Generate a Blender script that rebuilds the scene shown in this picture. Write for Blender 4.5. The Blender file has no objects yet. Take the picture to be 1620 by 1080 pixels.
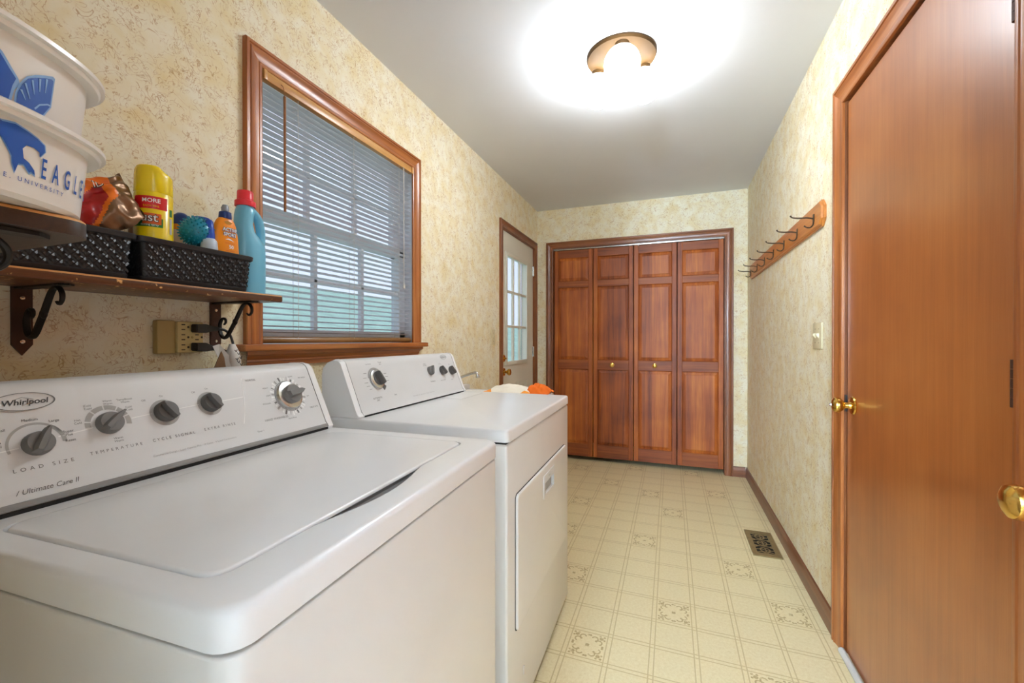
import bpy, bmesh, math, random
from mathutils import Vector, Matrix, noise
R = math.radians
random.seed(7)
SC = bpy.context.scene
COL = SC.collection

# ------------------------------------------------------------------ camera
cam_d = bpy.data.cameras.new('camera'); cam = bpy.data.objects.new('camera', cam_d); COL.objects.link(cam)
cam.location = (0, 0, 1.164)
cam.rotation_euler = (R(90 - .23), 0, R(20.55))
cam_d.sensor_width = 36; cam_d.lens = 671.2 / 1620 * 36; cam_d.clip_start = .02; cam_d.clip_end = 300
SC.camera = cam
# ------------------------------------------------------------------ sky, exposure
w = bpy.data.worlds.new('sky'); SC.world = w; w.use_nodes = True
bg = w.node_tree.nodes['Background']; bg.inputs[0].default_value = (.68, .80, 1.0, 1); bg.inputs[1].default_value = .58
LAMP = 22.0          # radiance of the ceiling lamp's globes
FILL = 330.0          # radiance of the added, unseen fill lamp in the hall behind the camera
vs = SC.view_settings
vs.view_transform = 'Standard'; vs.look = 'None'; vs.gamma = 1; vs.use_curve_mapping = False; vs.exposure = 1.07
SC.cycles.use_light_tree = False      # few emitters: plain sampling is quicker

# ------------------------------------------------------------------ room dimensions (metres)
XL, XR, YN, YD, H = -1.25, .604, .025, 4.054, 2.44
XO = XL - .13                     # outer face of the window wall

# ================================================================== helpers
def srgb(r, g, b):
    f = lambda c: (c / 255 / 12.92) if c / 255 <= .04045 else ((c / 255 + .055) / 1.055) ** 2.4
    return (f(r), f(g), f(b), 1)

def fin(name, bm, mat=None, parent=None, smooth=True, ang=38, recalc=True):
    if recalc: bmesh.ops.recalc_face_normals(bm, faces=bm.faces[:])
    me = bpy.data.meshes.new(name); bm.to_mesh(me); bm.free()
    return link(name, me, mat, parent, smooth, ang)

def link(name, me, mat=None, parent=None, smooth=True, ang=38):
    if mat:
        for m in (mat if isinstance(mat, (list, tuple)) else [mat]): me.materials.append(m)
    if smooth:
        me.polygons.foreach_set('use_smooth', [True] * len(me.polygons))
        me.set_sharp_from_angle(angle=R(ang))
    o = bpy.data.objects.new(name, me); COL.objects.link(o); o.parent = parent
    return o

def empty(name, loc=(0, 0, 0), rz=0, parent=None):
    o = bpy.data.objects.new(name, None); COL.objects.link(o); o.location = loc; o.rotation_euler = (0, 0, rz)
    o.empty_display_size = .05; o.parent = parent
    return o

def tag(o, label, cat=None, group=None, kind=None):
    o['label'] = label
    if cat: o['category'] = cat
    if group: o['group'] = group
    if kind: o['kind'] = kind
    return o

def NB(): return bmesh.new()

def box(bm, x0, x1, y0, y1, z0, z1, r=0, seg=2):
    vs_ = [bm.verts.new(p) for p in ((x0,y0,z0),(x1,y0,z0),(x1,y1,z0),(x0,y1,z0),(x0,y0,z1),(x1,y0,z1),(x1,y1,z1),(x0,y1,z1))]
    fs = [bm.faces.new([vs_[i] for i in q]) for q in ((3,2,1,0),(4,5,6,7),(0,1,5,4),(1,2,6,5),(2,3,7,6),(3,0,4,7))]
    if r > 0:
        es = list({e for f in fs for e in f.edges})
        bmesh.ops.bevel(bm, geom=es, offset=r, segments=seg, profile=.5, affect='EDGES')
    return bm

def lathe(bm, prof, n=24, c=(0, 0, 0), axis='Z', cap=True):
    """prof: (radius, height) pairs, revolved about axis through c"""
    rows = []
    for (rr, h) in prof:
        row = []
        for i in range(n):
            a = 2 * math.pi * i / n; u, v = rr * math.cos(a), rr * math.sin(a)
            p = {'Z': (u, v, h), 'X': (h, u, v), 'Y': (v, h, u)}[axis]
            row.append(bm.verts.new((c[0] + p[0], c[1] + p[1], c[2] + p[2])))
        rows.append(row)
    for a, b in zip(rows[:-1], rows[1:]):
        for i in range(n): bm.faces.new((a[i], a[(i + 1) % n], b[(i + 1) % n], b[i]))
    if cap:
        bm.faces.new(rows[0][::-1]); bm.faces.new(rows[-1])
    return bm

def tube(bm, pts, r, n=8, flat=1.0, cap=True, up=None):
    pts = [Vector(p) for p in pts]; rs = r if isinstance(r, (list, tuple)) else [r] * len(pts)
    t0 = (pts[1] - pts[0]).normalized()
    ref = Vector(up) if up else (Vector((0, 0, 1)) if abs(t0.z) < .9 else Vector((1, 0, 0)))
    nrm = (ref - t0 * ref.dot(t0)).normalized(); rows = []
    for i, p in enumerate(pts):
        t = (pts[min(i + 1, len(pts) - 1)] - pts[max(i - 1, 0)]).normalized()
        nrm = (nrm - t * nrm.dot(t))
        nrm = nrm.normalized() if nrm.length > 1e-6 else Vector((1, 0, 0))
        b = t.cross(nrm)
        rows.append([bm.verts.new(p + rs[i] * (math.cos(2*math.pi*k/n) * nrm + flat * math.sin(2*math.pi*k/n) * b)) for k in range(n)])
    for a, b in zip(rows[:-1], rows[1:]):
        for i in range(n): bm.faces.new((a[i], a[(i + 1) % n], b[(i + 1) % n], b[i]))
    if cap: bm.faces.new(rows[0][::-1]); bm.faces.new(rows[-1])
    return bm

def prism(bm, poly, f, t0, t1):
    a = [bm.verts.new(f(u, v, t0)) for u, v in poly]; b = [bm.verts.new(f(u, v, t1)) for u, v in poly]
    n = len(poly)
    bm.faces.new(a[::-1]); bm.faces.new(b)
    for i in range(n): bm.faces.new((a[i], a[(i + 1) % n], b[(i + 1) % n], b[i]))
    return bm

def loft(bm, rings, cap=True):
    rows = [[bm.verts.new(p) for p in rg] for rg in rings]; n = len(rows[0])
    for a, b in zip(rows[:-1], rows[1:]):
        for i in range(n): bm.faces.new((a[i], a[(i + 1) % n], b[(i + 1) % n], b[i]))
    if cap: bm.faces.new(rows[0][::-1]); bm.faces.new(rows[-1])
    return bm

def spline(pts, n=6):
    """Catmull-Rom through pts"""
    P = [Vector(p) for p in pts]; P = [P[0] * 2 - P[1]] + P + [P[-1] * 2 - P[-2]]; out = []
    for i in range(1, len(P) - 2):
        for k in range(n):
            t = k / n; a, b, c, d = P[i-1:i+3]
            out.append(.5 * ((2*b) + (c - a) * t + (2*a - 5*b + 4*c - d) * t*t + (3*b - a - 3*c + d) * t**3))
    out.append(P[-2]); return out

def boolean(o, cutters, op='DIFFERENCE'):
    for c in cutters:
        m = o.modifiers.new('cut', 'BOOLEAN'); m.object = c; m.operation = op; m.solver = 'EXACT'
    dg = bpy.context.evaluated_depsgraph_get()
    me = bpy.data.meshes.new_from_object(o.evaluated_get(dg)); old = o.data
    o.modifiers.clear(); o.data = me
    for c in cutters: bpy.data.objects.remove(c)
    me.polygons.foreach_set('use_smooth', [True] * len(me.polygons)); me.set_sharp_from_angle(angle=R(32))
    return o

def lettering(txt, size, mapf, mat, parent, name='lettering', align='CENTER', space=1.0, shear=0, ext=0, sx=1.0, bold=0):
    cu = bpy.data.curves.new('txt', 'FONT'); cu.body = txt; cu.size = size; cu.align_x = align; cu.align_y = 'CENTER'
    cu.space_character = space; cu.shear = shear; cu.offset = bold; cu.resolution_u = 3
    to = bpy.data.objects.new('txt', cu); COL.objects.link(to)
    dg = bpy.context.evaluated_depsgraph_get()
    me = bpy.data.meshes.new_from_object(to.evaluated_get(dg))
    bpy.data.objects.remove(to)
    for v in me.vertices: v.co = Vector(mapf(v.co.x * sx, v.co.y))
    me.materials.clear()
    return link(name, me, mat, parent, smooth=False)

def flat_poly(poly, mapf, mat, parent, name):
    bm = NB(); bm.faces.new([bm.verts.new(mapf(u, v)) for u, v in poly])
    return fin(name, bm, mat, parent, smooth=False, recalc=False)

def rrect(x0, x1, y0, y1, r, n=6):
    out = []
    for cx, cy, a0 in ((x1-r, y1-r, 0), (x0+r, y1-r, 90), (x0+r, y0+r, 180), (x1-r, y0+r, 270)):
        for k in range(n + 1): a = R(a0 + 90 * k / n); out.append((cx + r*math.cos(a), cy + r*math.sin(a)))
    return out
def slab_rounded(poly, z0, z1, e, seg=4, lift=0):
    """flat slab from an outline, upper edge rounded by insetting towards the middle"""
    bm = NB(); cx = sum(p[0] for p in poly)/len(poly); cy = sum(p[1] for p in poly)/len(poly)
    xa = [p[0] for p in poly]; ya = [p[1] for p in poly]; hx, hy = (max(xa)-min(xa))/2, (max(ya)-min(ya))/2; mx, my = (max(xa)+min(xa))/2, (max(ya)+min(ya))/2
    rg = [[(x, y, z0) for x, y in poly]]
    for k in range(seg + 1):
        a = math.pi/2 * k/seg; i = e * (1 - math.cos(a)); z = z1 - e + e * math.sin(a)
        rg.append([(mx + (x-mx)*(1 - i/hx), my + (y-my)*(1 - i/hy), z) for x, y in poly])
    loft(bm, rg); return bm
# ------------------------------------------------------------------ material helpers
class X:
    """tiny expression wrapper around shader math nodes"""
    def __init__(s, nt, sock): s.nt, s.s = nt, sock
    def _m(s, op, *args, clamp=False):
        nd = s.nt.nodes.new('ShaderNodeMath'); nd.operation = op; nd.use_clamp = clamp
        for i, a in enumerate((s,) + args):
            if isinstance(a, X): s.nt.links.new(a.s, nd.inputs[i])
            else: nd.inputs[i].default_value = a
        return X(s.nt, nd.outputs[0])
    def __add__(s, o): return s._m('ADD', o)
    def __sub__(s, o): return s._m('SUBTRACT', o)
    def __mul__(s, o): return s._m('MULTIPLY', o)
    def __truediv__(s, o): return s._m('DIVIDE', o)
    def abs(s): return s._m('ABSOLUTE')
    def sqrt(s): return s._m('SQRT')
    def lt(s, o): return s._m('LESS_THAN', o)
    def gt(s, o): return s._m('GREATER_THAN', o)
    def max(s, o): return s._m('MAXIMUM', o)
    def min(s, o): return s._m('MINIMUM', o)
    def floor(s): return s._m('FLOOR')
    def fract(s): return s._m('FRACT')
    def clamp(s): return s._m('ADD', 0.0, clamp=True)

def new_mat(name):
    m = bpy.data.materials.new(name); m.use_nodes = True
    nt = m.node_tree; return m, nt, nt.nodes['Principled BSDF']

def mat(name, col, rough=.5, metal=0, coat=0, spec=.5, emit=0, bump=0, bscale=200, var=0, vscale=12, trans=0, coat_rough=.08):
    m, nt, p = new_mat(name); N, L = nt.nodes.new, nt.links.new
    p.inputs['Base Color'].default_value = col; p.inputs['Roughness'].default_value = rough
    p.inputs['Metallic'].default_value = metal; p.inputs['Coat Weight'].default_value = coat
    p.inputs['Coat Roughness'].default_value = coat_rough; p.inputs['Specular IOR Level'].default_value = spec
    if emit: p.inputs['Emission Color'].default_value = col; p.inputs['Emission Strength'].default_value = emit
    if trans: p.inputs['Transmission Weight'].default_value = trans
    if var or bump:
        tc = N('ShaderNodeTexCoord')
    if var:
        nz = N('ShaderNodeTexNoise'); nz.inputs['Scale'].default_value = vscale; nz.inputs['Detail'].default_value = 5
        L(tc.outputs['Object'], nz.inputs['Vector'])
        mx = N('ShaderNodeMixRGB'); mx.blend_type = 'MIX'
        mx.inputs[1].default_value = col; mx.inputs[2].default_value = tuple(c * (1 - var) for c in col[:3]) + (1,)
        rp = N('ShaderNodeValToRGB'); rp.color_ramp.elements[0].position = .4; rp.color_ramp.elements[1].position = .7
        L(nz.outputs['Fac'], rp.inputs[0]); L(rp.outputs[0], mx.inputs[0]); L(mx.outputs[0], p.inputs['Base Color'])
    if bump:
        nb = N('ShaderNodeTexNoise'); nb.inputs['Scale'].default_value = bscale; nb.inputs['Detail'].default_value = 3
        L(tc.outputs['Object'], nb.inputs['Vector'])
        b = N('ShaderNodeBump'); b.inputs['Strength'].default_value = bump; b.inputs['Distance'].default_value = .002
        L(nb.outputs['Fac'], b.inputs['Height']); L(b.outputs[0], p.inputs['Normal'])
    return m

def wood(name, dark, mid, light, axis='Z', scale=1.0, rough=.32, coat=.35, stave=0, wear=0, blotch=.35, grain=.75):
    m, nt, p = new_mat(name); N, L = nt.nodes.new, nt.links.new
    tc = N('ShaderNodeTexCoord')
    def stretched(k, a):
        mp = N('ShaderNodeMapping'); s = [k, k, k]; s['XYZ'.index(axis)] = a
        mp.inputs['Scale'].default_value = s; L(tc.outputs['Object'], mp.inputs[0]); return mp.outputs[0]
    n1 = N('ShaderNodeTexNoise'); n1.inputs['Scale'].default_value = 1; n1.inputs['Detail'].default_value = 6; n1.inputs['Distortion'].default_value = .8
    L(stretched(30 * scale, 1.1 * scale), n1.inputs['Vector'])
    n2 = N('ShaderNodeTexNoise'); n2.inputs['Scale'].default_value = 1; n2.inputs['Detail'].default_value = 3
    L(stretched(260 * scale, 9 * scale), n2.inputs['Vector'])
    n3 = N('ShaderNodeTexNoise'); n3.inputs['Scale'].default_value = 3.2; n3.inputs['Detail'].default_value = 3
    L(tc.outputs['Object'], n3.inputs['Vector'])
    v = (X(nt, n1.outputs['Fac']) - .5) * grain + (X(nt, n2.outputs['Fac']) - .5) * (grain / 3) + .5 + (X(nt, n3.outputs['Fac']) - .5) * blotch
    if stave:
        sp = N('ShaderNodeSeparateXYZ'); L(tc.outputs['Object'], sp.inputs[0])
        wn = N('ShaderNodeTexWhiteNoise'); wn.noise_dimensions = '1D'
        L((X(nt, sp.outputs[0]) / stave).floor().s, wn.inputs['W'])
        v = v + (X(nt, wn.outputs[0]) - .5) * .24
    rp = N('ShaderNodeValToRGB'); cr = rp.color_ramp
    cr.elements[0].position = .25; cr.elements[0].color = dark; cr.elements[1].position = .75; cr.elements[1].color = light
    e = cr.elements.new(.5); e.color = mid
    L(v.s, rp.inputs[0]); out = rp.outputs[0]
    if wear:
        nw = N('ShaderNodeTexNoise'); nw.inputs['Scale'].default_value = 60; nw.inputs['Detail'].default_value = 4
        L(tc.outputs['Object'], nw.inputs['Vector'])
        mx = N('ShaderNodeMixRGB'); mx.inputs[2].default_value = srgb(232, 178, 110); L(out, mx.inputs[1])
        L(((X(nt, nw.outputs['Fac']) - (1 - wear)) * 18).clamp().s, mx.inputs[0]); out = mx.outputs[0]
    L(out, p.inputs['Base Color'])
    p.inputs['Roughness'].default_value = rough; p.inputs['Coat Weight'].default_value = coat; p.inputs['Coat Roughness'].default_value = .22
    b = N('ShaderNodeBump'); b.inputs['Strength'].default_value = .12; b.inputs['Distance'].default_value = .001
    L(n2.outputs['Fac'], b.inputs['Height']); L(b.outputs[0], p.inputs['Normal'])
    return m

def wallpaper(name):
    m, nt, p = new_mat(name); N, L = nt.nodes.new, nt.links.new
    tc = N('ShaderNodeTexCoord')
    def nz(scale, detail=3, dist=0, rough=.5, off=0):
        mp = N('ShaderNodeMapping'); mp.inputs['Location'].default_value = (off, off * 1.7, off * .6); L(tc.outputs['Object'], mp.inputs[0])
        n = N('ShaderNodeTexNoise'); n.inputs['Scale'].default_value = scale; n.inputs['Detail'].default_value = detail
        n.inputs['Distortion'].default_value = dist; n.inputs['Roughness'].default_value = rough
        L(mp.outputs[0], n.inputs['Vector']); return X(nt, n.outputs['Fac'])
    mott = ((nz(13, 5, .4) - .38) * 2.6).clamp()
    def veins(scale, width, off, msc, thr):
        ridge = (nz(scale, 2, 2.2, .45, off) - .5).abs()
        line = ((ridge * -1 + width) / width).clamp()
        mask = ((nz(msc, 3, 1.0, .5, off + 3) - thr) * 9).clamp()
        return line * mask
    v = veins(20, .024, 0, 24, .44).max(veins(31, .028, 5, 18, .44))
    mx = N('ShaderNodeMixRGB'); mx.inputs[1].default_value = srgb(243, 235, 212); mx.inputs[2].default_value = srgb(233, 213, 162)
    L(mott.s, mx.inputs[0])
    m2 = N('ShaderNodeMixRGB'); m2.inputs[2].default_value = srgb(184, 136, 72); L(mx.outputs[0], m2.inputs[1]); L((v * .72).s, m2.inputs[0])
    L(m2.outputs[0], p.inputs['Base Color']); p.inputs['Roughness'].default_value = .62; p.inputs['Specular IOR Level'].default_value = .25
    b = N('ShaderNodeBump'); b.inputs['Strength'].default_value = .35; b.inputs['Distance'].default_value = .0012
    L(nz(70, 2).s, b.inputs['Height']); L(b.outputs[0], p.inputs['Normal'])
    return m

def vinyl():
    m, nt, p = new_mat('vinyl sheet'); N, L = nt.nodes.new, nt.links.new
    uv = N('ShaderNodeUVMap'); uv.uv_map = 'cell'; sp = N('ShaderNodeSeparateXYZ'); L(uv.outputs[0], sp.inputs[0])
    U, V = X(nt, sp.outputs[0]), X(nt, sp.outputs[1])
    at = N('ShaderNodeAttribute'); at.attribute_name = 'motif'; orn = X(nt, at.outputs['Fac'])
    tc = N('ShaderNodeTexCoord')
    n1 = N('ShaderNodeTexNoise'); n1.inputs['Scale'].default_value = 320; n1.inputs['Detail'].default_value = 2; L(tc.outputs['Object'], n1.inputs[0])
    n2 = N('ShaderNodeTexNoise'); n2.inputs['Scale'].default_value = 90; n2.inputs['Detail'].default_value = 3; L(tc.outputs['Object'], n2.inputs[0])
    grain = X(nt, n1.outputs['Fac']); g2 = X(nt, n2.outputs['Fac'])
    du, dv = (U - .5).abs() * -1 + .5, (V - .5).abs() * -1 + .5
    line = (du - .055).abs().lt(.014).max((dv - .055).abs().lt(.014))
    line = line * ((grain + g2 - .62) * 4).clamp() * .85
    a, b = (U - .5).abs() / .43, (V - .5).abs() / .43
    mx_, mn_ = a.max(b), a.min(b)
    def disc(P, Q, cx, cy, r): return ((P - cx) * (P - cx) + (Q - cy) * (Q - cy)).sqrt().lt(r)
    ring = (((mx_ - .60) * (mx_ - .60) + (mn_ - .34) * (mn_ - .34)).sqrt() - .17).abs().lt(.042)
    ring = ring * (mx_ - .62 + (mn_ - .34) * .6).gt(-.07).max(mn_.gt(.36))
    o = mx_.lt(.11).max(disc(a, b, .70, .70, .12)).max(disc(a, b, .86, .86, .075)).max(disc(mx_, mn_, .88, .62, .065)).max(ring).max(disc(mx_, mn_, .84, .06, .075)).max(disc(mx_, mn_, .45, .42, .05))
    o = o * orn * ((g2 - .28) * 5).clamp()
    base = N('ShaderNodeMixRGB'); base.inputs[1].default_value = srgb(226, 207, 158); base.inputs[2].default_value = srgb(240, 226, 186)
    L(((grain * .5 + g2 * .5 - .34) * 3.2).clamp().s, base.inputs[0])
    m1 = N('ShaderNodeMixRGB'); m1.inputs[2].default_value = srgb(190, 165, 112); L(base.outputs[0], m1.inputs[1]); L((line * .75).s, m1.inputs[0])
    m2 = N('ShaderNodeMixRGB'); m2.inputs[2].default_value = srgb(166, 136, 76); L(m1.outputs[0], m2.inputs[1]); L((o * .72).s, m2.inputs[0])
    L(m2.outputs[0], p.inputs['Base Color']); p.inputs['Roughness'].default_value = .38
    bp = N('ShaderNodeBump'); bp.inputs['Strength'].default_value = .25; bp.inputs['Distance'].default_value = .001
    L(n2.outputs['Fac'], bp.inputs['Height']); L(bp.outputs[0], p.inputs['Normal'])
    return m

def glass_pane(name, tint=(1, 1, 1, 1)):
    m = bpy.data.materials.new(name); m.use_nodes = True; nt = m.node_tree; nt.nodes.clear(); N, L = nt.nodes.new, nt.links.new
    o = N('ShaderNodeOutputMaterial'); t = N('ShaderNodeBsdfTransparent'); t.inputs[0].default_value = tint
    g = N('ShaderNodeBsdfGlossy'); g.inputs['Roughness'].default_value = .02; mx = N('ShaderNodeMixShader')
    f = N('ShaderNodeLayerWeight'); f.inputs[0].default_value = .5
    L((X(nt, f.outputs['Facing'])._m('POWER', 5.0) * .5 + .03).s, mx.inputs[0]); L(t.outputs[0], mx.inputs[1]); L(g.outputs[0], mx.inputs[2]); L(mx.outputs[0], o.inputs[0]); return m

M = {}
M['paper'] = wallpaper('straw print wallpaper')
M['ceiling'] = mat('ceiling paint', srgb(226, 228, 232), .8, var=.03, vscale=2)
M['vinyl'] = vinyl()
M['trim_w'] = wood('window casing wood', srgb(122, 62, 24), srgb(170, 98, 44), srgb(202, 132, 70), 'Z', 1.0, .34)
M['trim_wy'] = wood('window casing wood across', srgb(122, 62, 24), srgb(170, 98, 44), srgb(202, 132, 70), 'Y', 1.0, .34)
M['trim'] = wood('door casing wood', srgb(92, 48, 24), srgb(134, 76, 38), srgb(166, 104, 58), 'Z', 1.0, .36)
M['trim_x'] = wood('door casing wood across x', srgb(92, 48, 24), srgb(134, 76, 38), srgb(166, 104, 58), 'X', 1.0, .36)
M['trim_y'] = wood('door casing wood across y', srgb(92, 48, 24), srgb(134, 76, 38), srgb(166, 104, 58), 'Y', 1.0, .36)
M['base'] = wood('baseboard wood', srgb(84, 46, 28), srgb(118, 70, 42), srgb(146, 92, 60), 'Y', 1.0, .4)
M['closet'] = wood('closet door wood', srgb(110, 46, 12), srgb(164, 82, 25), srgb(200, 114, 42), 'Z', 1.0, .5, 0, stave=.083, blotch=.5)
M['closet_x'] = wood('closet rail wood', srgb(98, 42, 14), srgb(142, 70, 25), srgb(170, 94, 38), 'X', 1.0, .5, 0)
M['door'] = wood('flush door veneer', srgb(146, 80, 34), srgb(168, 97, 43), srgb(184, 114, 56), 'Z', 1.4, .36, .7, blotch=.7, grain=.4)
M['shelf'] = wood('worn shelf wood', srgb(52, 26, 11), srgb(92, 50, 22), srgb(128, 74, 36), 'Y', 1.0, .4, .2, wear=.37)
M['shelf_x'] = wood('dark shelf wood', srgb(26, 15, 9), srgb(46, 27, 15), srgb(70, 42, 23), 'X', 1.0, .45, .1, wear=.24)
M['wornedge'] = wood('bare worn wood edge', srgb(110, 62, 30), srgb(214, 150, 84), srgb(238, 196, 132), 'Y', 1.6, .5, 0, blotch=.6)
M['rack'] = wood('coat rack pine', srgb(170, 96, 36), srgb(198, 122, 50), srgb(220, 148, 74), 'Y', 1.0, .35, .3)
M['white'] = mat('white enamel', srgb(248, 248, 248), .3, coat=.25, var=.03, vscale=5)
M['whiteside'] = mat('white painted steel', srgb(240, 238, 234), .3, coat=.3, var=.05, vscale=4)
M['console'] = mat('console plastic', srgb(226, 226, 225), .42, var=.03, vscale=9)
M['consoled'] = mat('console lower band', srgb(158, 158, 156), .4)
M['gap'] = mat('dark seam and recess shade', srgb(28, 27, 26), .8)
M['knob'] = mat('grey knob plastic', srgb(122, 120, 118), .42)
M['knobd'] = mat('dark grey knob plastic', srgb(92, 90, 88), .4)
M['silver'] = mat('silver ring', srgb(205, 205, 203), .25, .9)
M['ink'] = mat('grey print', srgb(110, 108, 104), .6)
M['inkd'] = mat('dark print', srgb(58, 56, 56), .6)
M['pale_grey'] = mat('pale grey print and pocket shade', srgb(176, 174, 170), .6)
M['inkw'] = mat('white print', srgb(250, 250, 248), .5)
M['brass'] = mat('polished brass', srgb(226, 186, 96), .16, 1)
M['brassd'] = mat('antique brass', srgb(160, 140, 100), .4, .6, var=.2, vscale=40)
M['bronze'] = mat('aged bronze canopy', srgb(60, 42, 21), .6, 0, spec=.06)
M['hook'] = mat('dark bronze hook', srgb(74, 56, 40), .4, .4)
M['iron'] = mat('black iron', srgb(34, 30, 28), .5, .3, bump=.3, bscale=150)
M['ironb'] = mat('brown iron plate', srgb(72, 44, 32), .5, .4, bump=.3, bscale=150)
M['steel'] = mat('bright steel', srgb(200, 200, 198), .25, 1)
M['globe'] = mat('opal glass globe', (.88, .945, 1.0, 1), .3, emit=LAMP)
M['fillglobe'] = mat('added fill lamp globe', (.62, .81, 1.0, 1), .3, emit=FILL)
M['glass'] = glass_pane('window glass')
M['vinylframe'] = mat('white sash paint', srgb(214, 216, 220), .45)
M['doorpaint'] = mat('off white door paint', srgb(222, 218, 204), .42)
M['slat'] = mat('grey aluminium slat', srgb(214, 215, 220), .36, 0)
M['railwood'] = wood('blind rail oak', srgb(176, 118, 56), srgb(206, 150, 82), srgb(226, 178, 112), 'Y', 1.2, .35)
M['railb'] = wood('blind bottom rail', srgb(108, 74, 40), srgb(150, 110, 62), srgb(186, 146, 92), 'Y', 1.2, .3)
M['cord'] = mat('blind cord', srgb(214, 206, 196), .7)
M['wand'] = wood('wand wood', srgb(130, 80, 40), srgb(160, 104, 58), srgb(190, 134, 84), 'Z', 2, .35)
M['almond'] = mat('almond plastic', srgb(220, 206, 168), .4)
M['beige'] = mat('aged beige plastic', srgb(206, 182, 122), .42)
M['beiged'] = mat('darker beige plastic', srgb(182, 156, 98), .42)
M['black'] = mat('black plastic', srgb(24, 24, 26), .42)
M['basket'] = mat('black woven plastic', srgb(32, 34, 39), .38)
M['cordblack'] = mat('black rubber cord', srgb(20, 20, 21), .5)
M['tubwhite'] = mat('white tub plastic', srgb(232, 228, 222), .3, coat=.2)
M['blue'] = mat('royal blue print', srgb(10, 84, 178), .4)
M['bluel'] = mat('pale blue print', srgb(128, 172, 222), .4)
M['yellow'] = mat('yellow can', srgb(246, 216, 12), .26, coat=.4)
M['red'] = mat('red label', srgb(214, 22, 28), .35)
M['green'] = mat('green label', srgb(36, 122, 52), .35)
M['orange'] = mat('orange plastic', srgb(250, 150, 24), .32)
M['orangel'] = mat('orange label', srgb(222, 96, 24), .4)
M['navy'] = mat('navy cap', srgb(20, 52, 118), .28)
M['capblue'] = mat('bright blue cap', srgb(22, 78, 190), .28)
M['greycap'] = mat('clear grey nozzle', srgb(150, 158, 170), .25)
M['pinkwhite'] = mat('pale pink plastic', srgb(236, 206, 186), .35)
M['teal'] = mat('teal rubber', srgb(24, 138, 168), .3)
M['softener'] = mat('light blue bottle', srgb(112, 188, 218), .3, coat=.2)
M['redcap'] = mat('coral red cap', srgb(236, 52, 66), .32)
M['milky'] = mat('milky bottle', srgb(196, 212, 232), .3)
M['amber'] = mat('amber cap', srgb(190, 130, 30), .3)
M['amberd'] = mat('dark amber bottle', srgb(120, 78, 22), .25)
M['foil'] = mat('brown foil', srgb(136, 104, 78), .28, .55, bump=.6, bscale=60)
M['bagorange'] = mat('orange bag film', srgb(244, 122, 24), .3)
M['bagyellow'] = mat('golden bag film', srgb(236, 164, 70), .3)
M['bagred'] = mat('dark red bag film', srgb(176, 22, 30), .3)
M['paperw'] = mat('white paper tag', srgb(232, 228, 220), .7)
M['chrome'] = mat('chrome', srgb(214, 214, 214), .15, 1)
M['tube'] = mat('pale foam tube', srgb(214, 212, 206), .6)
M['dark'] = mat('closet dark', srgb(40, 30, 24), .9)
M['hall'] = mat('hall wall paint', srgb(196, 194, 190), .8)
M['hallfloor'] = mat('hall floor', srgb(160, 146, 128), .5)

def towel_mat():
    m, nt, p = new_mat('printed towel'); N, L = nt.nodes.new, nt.links.new
    tc = N('ShaderNodeTexCoord'); v = N('ShaderNodeTexVoronoi'); v.inputs['Scale'].default_value = 13; L(tc.outputs['Object'], v.inputs['Vector'])
    rp = N('ShaderNodeValToRGB'); rp.color_ramp.interpolation = 'CONSTANT'; sp = N('ShaderNodeSeparateXYZ'); L(v.outputs['Color'], sp.inputs[0])
    cols = [(0, (248, 240, 224)), (.42, (250, 214, 70)), (.58, (248, 240, 224)), (.74, (240, 150, 150)), (.84, (248, 160, 60))]
    while len(rp.color_ramp.elements) < len(cols): rp.color_ramp.elements.new(.5)
    for e, (pos, c) in zip(rp.color_ramp.elements, cols): e.position = pos; e.color = srgb(*c)
    L(sp.outputs[0], rp.inputs[0]); L(rp.outputs[0], p.inputs['Base Color']); p.inputs['Roughness'].default_value = .9; return m
M['towel'] = towel_mat()
M['towelo'] = mat('orange towelling', srgb(240, 112, 20), .9, bump=.4, bscale=400)

def lawn_mat():
    return mat('lawn', srgb(186, 220, 200), .9, var=.25, vscale=1.2)
M['lawn'] = lawn_mat()
M['leaf'] = mat('distant foliage', srgb(112, 150, 124), .9, var=.4, vscale=2.5)
M['bark'] = mat('bark', srgb(110, 100, 92), .9)

# ================================================================== the setting
def struct(name, bm, m, label, cat, parent=None, smooth=False):
    o = fin(name, bm, m, parent, smooth=smooth)
    if parent is None: tag(o, label, cat, kind='structure')
    return o

def wall_with_holes(u0, u1, v0, v1, holes, put):
    """boxes of a wall in (u,v) around rectangular holes; put(bm,u0,u1,v0,v1)"""
    bm = NB(); us = sorted({u0, u1, *[h[0] for h in holes], *[h[1] for h in holes]})
    for a, b in zip(us[:-1], us[1:]):
        hs = sorted([h for h in holes if h[0] < (a + b) / 2 < h[1]], key=lambda h: h[2]); z = v0
        for h in hs:
            if h[2] > z: put(bm, a, b, z, h[2])
            z = h[3]
        if z < v1: put(bm, a, b, z, v1)
    return bm

WIN = (.985, 1.885, 1.125, 2.06)      # window opening y0,y1,z0,z1
D1 = (3.105, 3.955, 0, 2.06)          # garden door opening
D2 = (1.055, 1.921, 0, 2.055)          # flush door opening
D3 = (-1.095, .438, 0, 2.06)          # closet opening (x)
D4 = (-.27, .568, 0, 2.06)            # doorway the camera stands in (x)

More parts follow.
